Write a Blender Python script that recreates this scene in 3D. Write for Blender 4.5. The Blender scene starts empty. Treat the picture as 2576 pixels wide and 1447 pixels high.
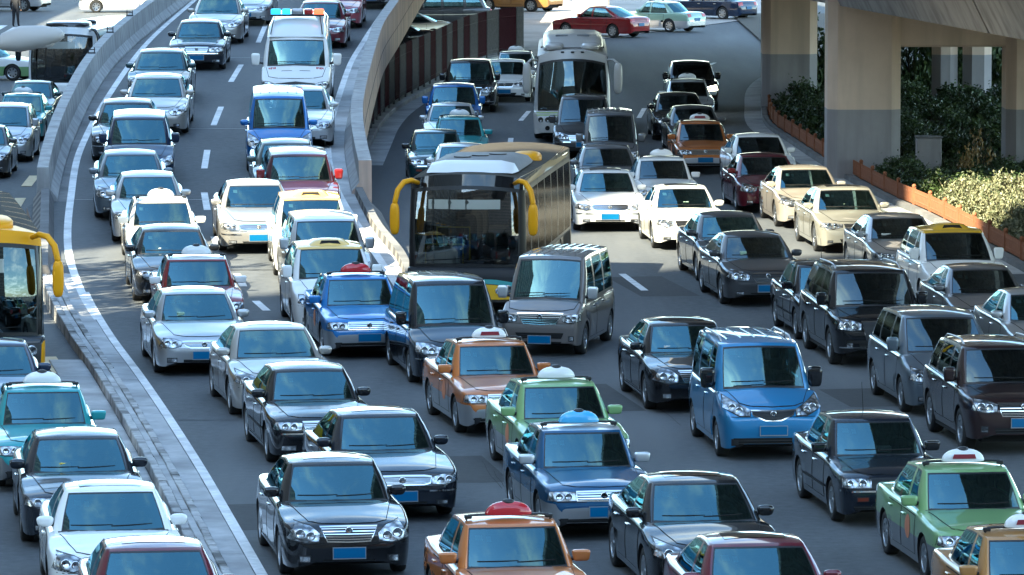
import bpy, bmesh, math, random
import numpy as np
from mathutils import Vector, Matrix
from mathutils.bvhtree import BVHTree
R = math.radians
random.seed(7); RNG = np.random.default_rng(7)
scene = bpy.context.scene
C = scene.collection

# ------------------------------------------------------------------ camera
FPX = 5300.0            # focal length in pixels of a 1024 px wide picture
CAMH = 10.6
PITCH = math.atan((287.5 + 189.0) / FPX)
cam_d = bpy.data.cameras.new('camera')
cam_d.sensor_width = 36.0
cam_d.lens = FPX / 1024.0 * 36.0
cam_d.clip_start = 1.0
cam_d.clip_end = 3000.0
cam = bpy.data.objects.new('camera', cam_d)
cam.location = (0, 0, CAMH)
cam.rotation_euler = (R(90) - PITCH, 0, 0)
C.objects.link(cam)
scene.camera = cam

# ------------------------------------------------------------------ light
SUN_AZ, SUN_EL = R(45), R(42)          # from behind the left shoulder
to_sun = Vector((-math.sin(SUN_AZ) * math.cos(SUN_EL), -math.cos(SUN_AZ) * math.cos(SUN_EL), math.sin(SUN_EL)))
world = bpy.data.worlds.new('World'); scene.world = world; world.use_nodes = True
wn = world.node_tree
bg = wn.nodes['Background']
sky = wn.nodes.new('ShaderNodeTexSky'); sky.sky_type = 'NISHITA'; sky.sun_disc = False
sky.sun_elevation = SUN_EL
sky.sun_rotation = math.atan2(to_sun.x, to_sun.y)
sky.air_density = 1.0; sky.dust_density = 0.4; sky.ozone_density = 2.0
# thin broken cloud over the whole sky
_N, _L = wn.nodes, wn.links
w_tc = _N.new('ShaderNodeTexCoord'); w_sp = _N.new('ShaderNodeSeparateXYZ'); _L.new(w_tc.outputs['Generated'], w_sp.inputs[0])
w_mx = _N.new('ShaderNodeMath'); w_mx.operation = 'MAXIMUM'; w_mx.inputs[1].default_value = 0.0; _L.new(w_sp.outputs['Z'], w_mx.inputs[0])
w_ad = _N.new('ShaderNodeMath'); w_ad.operation = 'ADD'; w_ad.inputs[1].default_value = .18; _L.new(w_mx.outputs[0], w_ad.inputs[0])
w_dv = _N.new('ShaderNodeVectorMath'); w_dv.operation = 'SCALE'
w_in = _N.new('ShaderNodeMath'); w_in.operation = 'DIVIDE'; w_in.inputs[0].default_value = 1.0; _L.new(w_ad.outputs[0], w_in.inputs[1])
_L.new(w_tc.outputs['Generated'], w_dv.inputs[0]); _L.new(w_in.outputs[0], w_dv.inputs['Scale'])
w_no = _N.new('ShaderNodeTexNoise'); w_no.inputs['Scale'].default_value = 3.2; w_no.inputs['Detail'].default_value = 8; w_no.inputs['Roughness'].default_value = .58; w_no.inputs['Distortion'].default_value = .3
_L.new(w_dv.outputs[0], w_no.inputs['Vector'])
w_rm = _N.new('ShaderNodeMapRange'); w_rm.interpolation_type = 'SMOOTHSTEP'; w_rm.inputs['From Min'].default_value = .44; w_rm.inputs['From Max'].default_value = .72; w_rm.inputs['To Max'].default_value = .72
_L.new(w_no.outputs['Fac'], w_rm.inputs['Value'])
w_bw = _N.new('ShaderNodeRGBToBW'); _L.new(sky.outputs['Color'], w_bw.inputs[0])
w_ml = _N.new('ShaderNodeMath'); w_ml.operation = 'MULTIPLY'; w_ml.inputs[1].default_value = 2.4; _L.new(w_bw.outputs[0], w_ml.inputs[0])
w_mix = _N.new('ShaderNodeMix'); w_mix.data_type = 'RGBA'
_L.new(w_rm.outputs['Result'], w_mix.inputs['Factor']); _L.new(sky.outputs['Color'], w_mix.inputs[6]); _L.new(w_ml.outputs[0], w_mix.inputs[7])
_L.new(w_mix.outputs[2], bg.inputs['Color'])
bg.inputs['Strength'].default_value = 0.095
sun_d = bpy.data.lights.new('sun', 'SUN'); sun_d.energy = 3.6; sun_d.angle = R(0.5); sun_d.color = (1.0, 0.82, 0.62)
sun = bpy.data.objects.new('sun', sun_d); C.objects.link(sun)
sun.location = (-60, -30, 80)
sun.rotation_euler = to_sun.to_track_quat('Z', 'Y').to_euler()
scene.view_settings.view_transform = 'Standard'; scene.view_settings.look = 'None'
scene.view_settings.exposure = 2.92; scene.view_settings.gamma = 1.0
scene.view_settings.use_curve_mapping = False
scene.view_settings.use_white_balance = True; scene.view_settings.white_balance_temperature = 6050; scene.view_settings.white_balance_tint = -5
scene.cycles.max_bounces = 8; scene.cycles.transparent_max_bounces = 12
scene.cycles.caustics_reflective = False; scene.cycles.caustics_refractive = False
scene.cycles.use_denoising = True
scene.cycles.sample_clamp_indirect = 6.0

# ------------------------------------------------------------------ helpers
def pchip(pts, x):
    """monotone cubic through (x, y) points"""
    xs = np.array([p[0] for p in pts], float); ys = np.array([p[1] for p in pts], float)
    x = np.clip(np.asarray(x, float), xs[0], xs[-1])
    h = np.diff(xs); d = np.diff(ys) / h
    m = np.zeros_like(xs); m[0] = d[0]; m[-1] = d[-1]
    for i in range(1, len(xs) - 1):
        if d[i-1] * d[i] > 0:
            w1 = 2*h[i] + h[i-1]; w2 = h[i] + 2*h[i-1]
            m[i] = (w1 + w2) / (w1 / d[i-1] + w2 / d[i])
    k = np.clip(np.searchsorted(xs, x, side='right') - 1, 0, len(xs) - 2)
    t = (x - xs[k]) / h[k]
    return ((1+2*t)*(1-t)**2)*ys[k] + t*(1-t)**2*h[k]*m[k] + t*t*(3-2*t)*ys[k+1] + t*t*(t-1)*h[k]*m[k+1]

CP, SP = math.cos(PITCH), math.sin(PITCH)
def project(p):
    x, y, z = p[0], p[1], p[2] - CAMH
    dep = y * CP - z * SP
    return 512 + FPX * x / dep, 287.5 - FPX * (y * SP + z * CP) / dep
RAMP = [(92, 0), (100, .02), (110, .14), (120, .45), (130, .90), (140, 1.45), (155, 2.2), (175, 2.8), (200, 3.5), (260, 5.0)]
def zramp(y): return float(pchip(RAMP, y)) if y > 92 else 0.0
def surf(kind, y): return zramp(y) if kind == 'R' else 0.0
def unproject(px, py, kind='G', dz=0.0):
    """pixel of the 1024 px picture -> point on a road surface (raised by dz)"""
    dx = (px - 512) / FPX; dv = (287.5 - py) / FPX
    d = Vector((dx, CP + dv * SP, -SP + dv * CP))
    t0, t1 = 10.0, 900.0
    for _ in range(60):
        t = .5 * (t0 + t1); z = CAMH + d.z * t; y = d.y * t
        if z > surf(kind, y) + dz: t0 = t
        else: t1 = t
    return Vector((d.x * t, d.y * t, surf(kind, d.y * t) + dz))
def U(px, py, kind='G', dz=0.0):       # the same for the 2576 px picture
    return unproject(px * 1024 / 2576, py * 1024 / 2576, kind, dz)

def mesh_from(name, verts, faces, smooth=True, mats=None, fm=None):
    me = bpy.data.meshes.new(name)
    me.from_pydata([tuple(v) for v in verts], [], [tuple(f) for f in faces])
    if mats:
        for m in mats: me.materials.append(m)
    if fm is not None: me.polygons.foreach_set('material_index', np.array(fm, dtype=np.int32))
    if smooth: me.polygons.foreach_set('use_smooth', np.ones(len(me.polygons), dtype=bool))
    me.update()
    return me
def link(name, me, parent=None, loc=None, rot=None):
    o = bpy.data.objects.new(name, me)
    C.objects.link(o)
    if parent is not None: o.parent = parent
    if loc is not None: o.location = loc
    if rot is not None: o.rotation_euler = rot
    return o
def tag(o, label=None, cat=None, group=None, kind=None):
    if label: o['label'] = label
    if cat: o['category'] = cat
    if group: o['group'] = group
    if kind: o['kind'] = kind
    return o
def empty(name, loc, rz=0.0):
    o = bpy.data.objects.new(name, None); o.empty_display_size = .2
    C.objects.link(o); o.location = loc; o.rotation_euler = (0, 0, rz)
    return o

class MB:
    """collects boxes, prisms and tubes into one mesh"""
    def __init__(s): s.v, s.f, s.m = [], [], []
    def add(s, v, f, m=0):
        n = len(s.v); s.v += [tuple(p) for p in v]; s.f += [tuple(i + n for i in q) for q in f]; s.m += [m] * len(f)
        return s
    def box(s, c, d, rz=0, m=0, bev=0.0):
        hx, hy, hz = d[0]/2, d[1]/2, d[2]/2
        co, si = math.cos(rz), math.sin(rz)
        if bev <= 0:
            pts = [(x, y, z) for z in (-hz, hz) for x, y in ((-hx, -hy), (hx, -hy), (hx, hy), (-hx, hy))]
            fc = [(3,2,1,0), (4,5,6,7), (0,1,5,4), (1,2,6,5), (2,3,7,6), (3,0,4,7)]
        else:
            b = bev; pts = []
            for z, k in ((-hz, b), (-hz+b, 0), (hz-b, 0), (hz, b)):
                for x, y in ((-hx+b, -hy+k), (hx-b, -hy+k), (hx-k, -hy+b), (hx-k, hy-b), (hx-b, hy-k), (-hx+b, hy-k), (-hx+k, hy-b), (-hx+k, -hy+b)):
                    pts.append((x, y, z))
            fc = [tuple(range(7, -1, -1)), tuple(range(24, 32))]
            for r in range(3):
                for i in range(8):
                    j = (i + 1) % 8
                    fc.append((r*8+i, r*8+j, r*8+8+j, r*8+8+i))
        pts = [(c[0] + x*co - y*si, c[1] + x*si + y*co, c[2] + z) for x, y, z in pts]
        return s.add(pts, fc, m)
    def tube(s, path, rad, n=8, m=0, caps=True):
        path = [Vector(p) for p in path]; k = len(path)
        if not hasattr(rad, '__len__'): rad = [rad] * k
        pts = []; up = Vector((0, 0, 1))
        prev = None
        for i, p in enumerate(path):
            t = (path[min(i+1, k-1)] - path[max(i-1, 0)]).normalized()
            if prev is None:
                a = t.cross(up)
                if a.length < 1e-3: a = t.cross(Vector((1, 0, 0)))
            else: a = prev - t * prev.dot(t)
            a.normalize(); b = t.cross(a); prev = a
            for j in range(n):
                an = 2*math.pi*j/n
                pts.append(p + (a*math.cos(an) + b*math.sin(an)) * rad[i])
        fc = [(i*n+j, i*n+(j+1) % n, (i+1)*n+(j+1) % n, (i+1)*n+j) for i in range(k-1) for j in range(n)]
        if caps: fc += [tuple(range(n-1, -1, -1)), tuple(range((k-1)*n, k*n))]
        return s.add(pts, fc, m)
    def mesh(s, name, mats, smooth=False): return mesh_from(name, s.v, s.f, smooth, mats, s.m)
    def build(s, name, mats, parent=None, smooth=False, loc=None, rot=None):
        return link(name, s.mesh(name, mats if isinstance(mats, (list, tuple)) else [mats], smooth), parent, loc, rot)

def sharp(me, ang=35):
    me.set_sharp_from_angle(angle=R(ang)); return me

# ------------------------------------------------------------------ materials
def nodes_of(name):
    m = bpy.data.materials.new(name); m.use_nodes = True
    return m, m.node_tree, m.node_tree.nodes['Principled BSDF']
def setp(b, **k):
    for a, v in k.items():
        b.inputs[a.replace('_', ' ')].default_value = v
def plain(name, col, rough=.5, metal=0.0, **k):
    m, nt, b = nodes_of(name)
    b.inputs['Base Color'].default_value = (*col, 1); b.inputs['Roughness'].default_value = rough; b.inputs['Metallic'].default_value = metal
    for a, v in k.items(): b.inputs[a.replace('_', ' ')].default_value = v
    return m
def noisy(name, ca, cb, scale=4.0, rough=.8, bump=.2, bscale=60.0, detail=6, stretch=None, spec=.5, cc=None, cscale=.35, bdist=.01, cstretch=None):
    """two colour mottling, a slower third colour, fine bump"""
    m, nt, b = nodes_of(name); N = nt.nodes; Lk = nt.links
    tc = N.new('ShaderNodeTexCoord'); src = tc.outputs['Object']
    if stretch:
        mp = N.new('ShaderNodeMapping'); mp.inputs['Scale'].default_value = stretch
        Lk.new(src, mp.inputs['Vector']); src = mp.outputs['Vector']
    n1 = N.new('ShaderNodeTexNoise'); n1.inputs['Scale'].default_value = scale; n1.inputs['Detail'].default_value = detail; n1.inputs['Roughness'].default_value = .65
    Lk.new(src, n1.inputs['Vector'])
    r1 = N.new('ShaderNodeValToRGB'); r1.color_ramp.elements[0].position = .32; r1.color_ramp.elements[1].position = .68
    r1.color_ramp.elements[0].color = (*ca, 1); r1.color_ramp.elements[1].color = (*cb, 1)
    Lk.new(n1.outputs['Fac'], r1.inputs['Fac']); col = r1.outputs['Color']
    if cc:
        n3 = N.new('ShaderNodeTexNoise'); n3.inputs['Scale'].default_value = cscale; n3.inputs['Detail'].default_value = 4
        if cstretch:
            m3 = N.new('ShaderNodeMapping'); m3.inputs['Scale'].default_value = cstretch; m3.inputs['Rotation'].default_value = (0, 0, R(-7))
            Lk.new(tc.outputs['Object'], m3.inputs['Vector']); Lk.new(m3.outputs['Vector'], n3.inputs['Vector'])
        else: Lk.new(src, n3.inputs['Vector'])
        r3 = N.new('ShaderNodeValToRGB'); r3.color_ramp.elements[0].position = .45; r3.color_ramp.elements[1].position = .7
        Lk.new(n3.outputs['Fac'], r3.inputs['Fac'])
        mx = N.new('ShaderNodeMix'); mx.data_type = 'RGBA'
        Lk.new(r3.outputs['Color'], mx.inputs['Factor']); Lk.new(col, mx.inputs[6]); mx.inputs[7].default_value = (*cc, 1); col = mx.outputs[2]
    Lk.new(col, b.inputs['Base Color'])
    b.inputs['Roughness'].default_value = rough; b.inputs['Specular IOR Level'].default_value = spec
    if bump > 0:
        n2 = N.new('ShaderNodeTexNoise'); n2.inputs['Scale'].default_value = bscale; n2.inputs['Detail'].default_value = 5
        Lk.new(tc.outputs['Object'], n2.inputs['Vector'])
        bp = N.new('ShaderNodeBump'); bp.inputs['Strength'].default_value = bump; bp.inputs['Distance'].default_value = bdist
        Lk.new(n2.outputs['Fac'], bp.inputs['Height']); Lk.new(bp.outputs['Normal'], b.inputs['Normal'])
    return m
def glass(name, tint, ior=1.55, rough=0.0, col=(1, 1, 1), k=1.0):
    m = bpy.data.materials.new(name); m.use_nodes = True; nt = m.node_tree; N = nt.nodes; Lk = nt.links
    for n in list(N):
        if n.type != 'OUTPUT_MATERIAL': N.remove(n)
    out = [n for n in N if n.type == 'OUTPUT_MATERIAL'][0]
    tr = N.new('ShaderNodeBsdfTransparent'); tr.inputs['Color'].default_value = (*tint, 1)
    gl = N.new('ShaderNodeBsdfGlossy'); gl.inputs['Roughness'].default_value = rough; gl.inputs['Color'].default_value = (*col, 1)
    fr = N.new('ShaderNodeFresnel'); fr.inputs['IOR'].default_value = ior
    mx = N.new('ShaderNodeMixShader')
    mu = N.new('ShaderNodeMath'); mu.operation = 'MULTIPLY'; mu.inputs[1].default_value = k; Lk.new(fr.outputs['Fac'], mu.inputs[0])
    Lk.new(mu.outputs[0], mx.inputs['Fac']); Lk.new(tr.outputs['BSDF'], mx.inputs[1]); Lk.new(gl.outputs['BSDF'], mx.inputs[2])
    Lk.new(mx.outputs['Shader'], out.inputs['Surface'])
    return m
def paint(name, col, metal=.0, rough=.38, dirt=.16):
    """car lacquer: base coat under clear coat, with a little road dust towards the sills"""
    m, nt, b = nodes_of(name); N = nt.nodes; Lk = nt.links
    b.inputs['Metallic'].default_value = metal
    b.inputs['Coat Weight'].default_value = 1.0; b.inputs['Coat Roughness'].default_value = .035; b.inputs['Coat IOR'].default_value = 1.58; b.inputs['Specular IOR Level'].default_value = .05
    tc = N.new('ShaderNodeTexCoord')
    n1 = N.new('ShaderNodeTexNoise'); n1.inputs['Scale'].default_value = 2.2; n1.inputs['Detail'].default_value = 5
    Lk.new(tc.outputs['Object'], n1.inputs['Vector'])
    rr = N.new('ShaderNodeMapRange'); rr.inputs['From Min'].default_value = .35; rr.inputs['From Max'].default_value = .75
    rr.inputs['To Min'].default_value = 0.0; rr.inputs['To Max'].default_value = .16 * dirt
    Lk.new(n1.outputs['Fac'], rr.inputs['Value'])
    mx = N.new('ShaderNodeMix'); mx.data_type = 'RGBA'
    mx.inputs[6].default_value = (*col, 1); mx.inputs[7].default_value = (.23, .21, .19, 1)
    Lk.new(rr.outputs['Result'], mx.inputs['Factor']); Lk.new(mx.outputs[2], b.inputs['Base Color'])
    b.inputs['Roughness'].default_value = rough
    return m

M = {}
M['asphalt'] = noisy('asphalt', (.050, .055, .061), (.087, .093, .100), 5.5, .78, .5, 90, cc=(.108, .114, .120), cscale=.9, spec=.35, cstretch=(.55, .04, 1))
M['patch'] = noisy('asphalt_repair', (.034, .035, .037), (.05, .051, .053), 5, .8, .5, 90, spec=.35)
M['concrete'] = noisy('concrete', (.30, .30, .30), (.42, .42, .41), 2.2, .85, .3, 40, cc=(.24, .235, .23), cscale=1.1, cstretch=(2.2, 2.2, .22))
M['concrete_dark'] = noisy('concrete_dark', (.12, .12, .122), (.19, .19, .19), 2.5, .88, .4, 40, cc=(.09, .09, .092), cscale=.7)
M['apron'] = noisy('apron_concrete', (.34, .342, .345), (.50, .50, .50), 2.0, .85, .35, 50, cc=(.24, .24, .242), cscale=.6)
M['stone'] = noisy('kerb_stone', (.31, .305, .30), (.52, .51, .50), 6, .85, .5, 35, cc=(.11, .105, .10), cscale=1.6, bdist=.02)
M['wall_peach'] = noisy('wall_paint', (.48, .35, .28), (.58, .44, .36), 1.3, .85, .2, 30, cc=(.30, .25, .22), cscale=1.1, cstretch=(2.2, 2.2, .22))
M['pier_tan'] = noisy('pier_paint_tan', (.70, .54, .41), (.78, .61, .47), .9, .85, .15, 40, cc=(.62, .48, .36), cscale=1.1, cstretch=(2.2, 2.2, .22))
M['pier_grey'] = noisy('pier_paint_grey', (.31, .295, .295), (.37, .35, .35), .9, .85, .15, 40, cc=(.27, .255, .255), cscale=1.1, cstretch=(2.2, 2.2, .22))
M['girder'] = noisy('girder_concrete', (.34, .31, .29), (.46, .43, .40), 1.2, .9, .3, 25, stretch=(1, 1, .35), cc=(.26, .24, .22), cscale=1.1, cstretch=(2.2, 2.2, .22))
M['white_line'] = noisy('road_paint_white', (.58, .58, .58), (.82, .82, .81), 7, .7, .3, 80, cc=(.46, .46, .46), cscale=1.3)
M['yellow_line'] = noisy('road_paint_yellow', (.50, .38, .20), (.66, .52, .30), 7, .7, .3, 80)
M['hazard_dark'] = noisy('hazard_dark', (.05, .05, .05), (.10, .095, .09), 6, .8, .3, 40)
M['hazard_pale'] = noisy('hazard_pale', (.17, .155, .14), (.24, .22, .20), 6, .8, .3, 40)
M['pavement'] = noisy('pavement', (.34, .30, .27), (.46, .41, .37), 2.0, .85, .3, 40, cc=(.28, .25, .22), cscale=.4)
M['soil'] = noisy('soil', (.03, .024, .018), (.06, .048, .035), 8, .95, .5, 30)
M['fence_grey'] = noisy('fence_paint_grey', (.11, .105, .105), (.17, .165, .165), 9, .9, 0, spec=.08)
M['fence_red'] = noisy('fence_paint_maroon', (.034, .005, .010), (.052, .010, .017), 9, .9, 0, spec=.08)
M['fence_orange'] = noisy('fence_paint_orange', (.26, .10, .05), (.34, .14, .07), 7, .8, 0, spec=.2)
M['steel'] = plain('dark_steel', (.06, .06, .065), .45, .8)
M['galv'] = plain('galvanised', (.45, .45, .46), .4, .8)
M['lampcase'] = plain('lamp_casing', (.42, .40, .38), .45)
# vehicle materials
M['glass'] = glass('car_glass', (.30, .36, .36), 2.55, col=(.52, .92, 1.0))
M['dark_glass'] = glass('tinted_glass', (.10, .12, .12), 2.0, col=(.75, .95, 1.0))
M['bus_glass'] = glass('bus_glass', (.45, .49, .49), 1.95)
M['bus_side_glass'] = glass('bus_side_glass', (.08, .08, .08), 1.45, .15, k=.16)
M['black'] = plain('black_trim', (.012, .012, .013), .45)
M['gap'] = plain('shut_line', (.004, .004, .004), .9)
M['interior'] = plain('cabin_lining', (.035, .035, .037), .8)
M['seat'] = noisy('seat_cloth', (.05, .05, .052), (.085, .083, .08), 12, .9, 0)
M['chrome'] = plain('chrome', (.78, .79, .80), .10, 1.0)
M['rim'] = plain('alloy', (.52, .53, .54), .28, 1.0)
M['tyre'] = noisy('tyre_rubber', (.012, .012, .012), (.028, .027, .026), 8, .85, 0)
M['plate'] = plain('plate_blue', (.002, .115, .27), .4)
M['plate_edge'] = plain('plate_edge', (.35, .36, .38), .4, .3)
M['amber'] = plain('amber_lens', (.55, .16, .02), .2)
M['redlens'] = plain('red_lens', (.42, .02, .015), .15, Coat_Weight=1.0)
M['paper'] = plain('paper', (.62, .62, .58), .8)
M['cloth_yellow'] = plain('yellow_plastic', (.60, .45, .06), .5)
M['skin'] = plain('skin', (.42, .25, .18), .6)
M['coat'] = plain('dark_cloth', (.02, .02, .024), .9)
def lamp_mat():
    m, nt, b = nodes_of('headlamp'); N = nt.nodes; Lk = nt.links
    b.inputs['Metallic'].default_value = .75; b.inputs['Roughness'].default_value = .22
    b.inputs['Coat Weight'].default_value = 1.0; b.inputs['Coat Roughness'].default_value = .02
    tc = N.new('ShaderNodeTexCoord')
    vo = N.new('ShaderNodeTexVoronoi'); vo.inputs['Scale'].default_value = 9
    Lk.new(tc.outputs['Object'], vo.inputs['Vector'])
    cr = N.new('ShaderNodeValToRGB'); cr.color_ramp.elements[0].color = (.80, .82, .84, 1); cr.color_ramp.elements[1].color = (.10, .105, .11, 1)
    cr.color_ramp.elements[0].position = .2; cr.color_ramp.elements[1].position = .7
    Lk.new(vo.outputs['Distance'], cr.inputs['Fac']); Lk.new(cr.outputs['Color'], b.inputs['Base Color'])
    bp = N.new('ShaderNodeBump'); bp.inputs['Strength'].default_value = .55; bp.inputs['Distance'].default_value = .03
    Lk.new(vo.outputs['Distance'], bp.inputs['Height']); Lk.new(bp.outputs['Normal'], b.inputs['Normal'])
    return m
M['lamp'] = lamp_mat()
def emit(name, col, s):
    m, nt, b = nodes_of(name); b.inputs['Base Color'].default_value = (*col, 1)
    b.inputs['Emission Color'].default_value = (*col, 1); b.inputs['Emission Strength'].default_value = s; return m
M['lamp_lit'] = emit('headlamp_lit', (1.0, .85, .6), 4.0)
M['green_lit'] = emit('vacant_lamp', (.2, 1.0, .45), .8)
M['beacon_blue'] = emit('beacon_blue', (.05, .35, .75), .35)
M['beacon_red'] = emit('beacon_red', (.75, .10, .04), .5)
PAINT = {}
for k, col, me, ro in [
    ('black', (.006, .007, .009), .0, .3), ('blueblack', (.008, .012, .020), .2, .3), ('navy', (.010, .022, .055), .3, .3),
    ('silver', (.46, .47, .48), .75, .34), ('lightsilver', (.60, .61, .62), .7, .34), ('warmsilver', (.44, .42, .39), .7, .34),
    ('beige', (.52, .46, .38), .6, .36), ('champagne', (.47, .45, .38), .6, .36), ('white', (.78, .78, .76), .0, .4), ('ivory', (.76, .73, .66), .0, .4),
    ('grey', (.17, .175, .185), .6, .34), ('darkgrey', (.065, .067, .072), .5, .34), ('bluegrey', (.13, .16, .19), .6, .34), ('bronze', (.20, .178, .165), .5, .36),
    ('maroon', (.115, .013, .024), .3, .3), ('wine', (.060, .011, .020), .3, .3), ('darkbrown', (.026, .014, .014), .3, .3), ('red', (.20, .010, .012), .1, .35), ('rose', (.34, .07, .09), .3, .35),
    ('blue', (.02, .14, .42), .3, .3), ('midblue', (.04, .19, .38), .3, .3), ('taxiblue', (.03, .19, .50), .25, .32), ('deepblue', (.010, .072, .165), .25, .3),
    ('orange', (.50, .17, .045), .3, .33), ('taxigreen', (.24, .40, .17), .3, .33), ('teal', (.05, .30, .32), .3, .33), ('darkteal', (.012, .045, .055), .3, .3),
    ('greygreen', (.08, .10, .095), .4, .34), ('yellow', (.72, .42, .03), .0, .38), ('cream', (.78, .50, .11), .0, .4), ('signwhite', (.75, .76, .76), .0, .35),
    ('signred', (.45, .02, .03), .0, .35), ('signblue', (.10, .42, .75), .0, .35), ('palegreen', (.30, .45, .36), .2, .35), ('amberbrown', (.40, .20, .06), .2, .35)]:
    PAINT[k] = paint('paint_' + k, col, me, ro)

def rough_coat(k, col, cr): PAINT[k] = paint('paint_' + k, col, .1, .45); PAINT[k].node_tree.nodes['Principled BSDF'].inputs['Coat Roughness'].default_value = cr
rough_coat('busmatt', (.05, .044, .038), .5); PAINT['busmatt'].node_tree.nodes['Principled BSDF'].inputs['Coat Weight'].default_value = 0; PAINT['busmatt'].node_tree.nodes['Principled BSDF'].inputs['Specular IOR Level'].default_value = .12; PAINT['busmatt'].node_tree.nodes['Principled BSDF'].inputs['Roughness'].default_value = .85
rough_coat('busyellow', (.74, .34, .008), .3); PAINT['busyellow'].node_tree.nodes['Principled BSDF'].inputs['Coat Weight'].default_value = .25
rough_coat('coachwhite', (.50, .49, .47), .25); rough_coat('busdark', (.012, .012, .013), .4); PAINT['busdark'].node_tree.nodes['Principled BSDF'].inputs['Coat Weight'].default_value = .25
rough_coat('busbronze', (.035, .030, .027), .22); rough_coat('busblack', (.006, .007, .008), .12)
M['roof_brown'] = noisy('bus_roof', (.040, .036, .030), (.065, .057, .046), 3, .9, 0, spec=.1)
M['emblem'] = plain('door_emblem', (.55, .22, .12), .5)
M['sticker'] = plain('windshield_sticker', (.25, .42, .46), .6)
# ------------------------------------------------------------------ vehicle builder
ROLE_OBJ = {'sideglass', 'paint', 'paint2', 'roofpaint', 'mirror', 'sign', 'header', 'glassy', 'lampy', 'rail'}
DEF = {'paint': 'black', 'paint2': 'black', 'roofpaint': 'black', 'mirror': 'black', 'header': 'black', 'glassy': 'glass', 'sideglass': 'glass', 'lampy': 'lamp', 'sign': 'paper', 'rail': 'black'}
def mats_for(roles): return [M[DEF.get(r, r)] for r in roles]

class Model: pass

def stations(P):
    L, fo, wb, Ra = P['L'], P['fo'], P['wb'], P['R'] + .045
    cl = [0, .012, .028, .05, .08, .12, .17, .24, .32]
    s = list(cl) + [L - c for c in cl] + list(np.arange(.42, L - .4, .13))
    for c in (fo, fo + wb):
        s = [q for q in s if abs(q - c) > Ra + .03]
        s += [c - Ra - .004, c + Ra + .004] + [c + Ra * math.cos(a) for a in np.linspace(0, math.pi, 15)]
    s = sorted(s); out = [s[0]]
    for q in s[1:]:
        if q - out[-1] > .0035: out.append(q)
    out[-1] = L
    return np.array(out)

def build_body(P):
    L, hw, fo, wb, Ra = P['L'], P['hw'], P['fo'], P['wb'], P['R'] + .045
    cab = P['cab']; zsp = P.get('zsplit', .52)
    st = stations(P)
    zt = pchip(P['top'], st); zb0 = pchip(P['bot'], st); pl = pchip(P['plan'], st) * hw
    dr = pchip(P.get('drop', [(0, .03), (.15, .05), (.8, .07), (L, .05)]), st)
    for c in (fo, fo + wb): pl = pl + .012 * np.exp(-((st - c) / .5) ** 2) * (1 if P.get('flare', 1) else 0)
    wide = P.get('wide_z', .60); tb, tt = P.get('tuck', (.04, .05))
    verts, ring = [], None
    for i, l in enumerate(st):
        zb = zb0[i]
        for c in (fo, fo + wb):
            d = abs(l - c)
            if d < Ra + .001: zb = max(zb, P['R'] + math.sqrt(max(Ra*Ra - d*d, 0)))
        top = max(zt[i], zb + .03); zs = max(top - dr[i], zb + .4 * (top - zb)); r = min(.05, .3 * (top - zb))
        zs2 = zs - r * .5
        def fx(z):
            k = (1 - tb * ((wide - z) / .42) ** 2) if z < wide else (1 - tt * ((z - wide) / .38) ** 2)
            return pl[i] * max(k, .6)
        a = max(zb + .004, min(zsp, zs2 - .01)); a = max(a, zb + .002)
        zz = list(np.linspace(zb, a, 4)) + list(np.linspace(a, max(zs2, a + .004), 5))[1:]
        half = [(fx(zz[0]) - min(.07, .4 * fx(zz[0])), zb)] + [(fx(z), z) for z in zz]
        xs = half[-1][0]; z0 = half[-1][1]; ze = max(zs + r * .35, z0 + .003)
        for an in (.35, .7, 1.0):
            q = an * math.pi / 2
            half.append((xs - r * 1.3 * (1 - math.cos(q)), z0 + (ze - z0) * math.sin(q)))
        xe = half[-1][0]
        for f in (.9, .75, .55, .3, .12): half.append((xe * f, top - (top - ze) * f ** 2.2))
        half.append((0, top))
        K = len(half)
        y = l - L / 2
        bow = P.get('bow', 0)
        row = [(-x, y, z) for x, z in half] + [(x, y, z) for x, z in reversed(half[:-1])]
        verts += row
    n = 2 * K - 1; faces, fm = [], []
    lc = [cab['wsb'], cab['wsb_c']]; rc = [cab['rb'], cab['rb_c']]
    for i in range(len(st) - 1):
        lm = .5 * (st[i] + st[i+1])
        for j in range(n - 1):
            jj = min(j, n - 2 - j)
            faces.append((i*n+j, i*n+j+1, (i+1)*n+j+1, (i+1)*n+j))
            if jj == 0: m = 2
            elif jj <= 3: m = 1
            elif jj >= 12:
                u = (K - 2 - jj) / 5.0
                a = lc[0] + (lc[1] - lc[0]) * u ** 2 + .06; b = rc[0] + (rc[1] - rc[0]) * u ** 2 - .06
                m = 3 if a < lm < b else 0
            else: m = 0
            fm.append(m)
    faces.append(tuple(range(n - 1, -1, -1))); fm.append(1 if P.get('cap_low', 1) else 0)
    k = (len(st) - 1) * n
    faces.append(tuple(range(k, k + n))); fm.append(1 if P.get('cap_low', 1) else 0)
    return verts, faces, fm

def roof_z(P, l, w):
    c = P['cab']; lp = c.get('lp', .5 * (c['wst'] + c['rt'])); h0 = lp - c['wst']; h1 = c['rt'] - lp
    d = (lp - l) / h0 if l < lp else (l - lp) / h1
    d = min(abs(d), 1.3)
    k = c.get('cf', .05) if l < lp else c.get('cr', .06)
    return c['zr'] - k * d ** 2.2 - c.get('cw', .05) * min(abs(w) / c['wtw'], 1.2) ** 2.4

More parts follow.
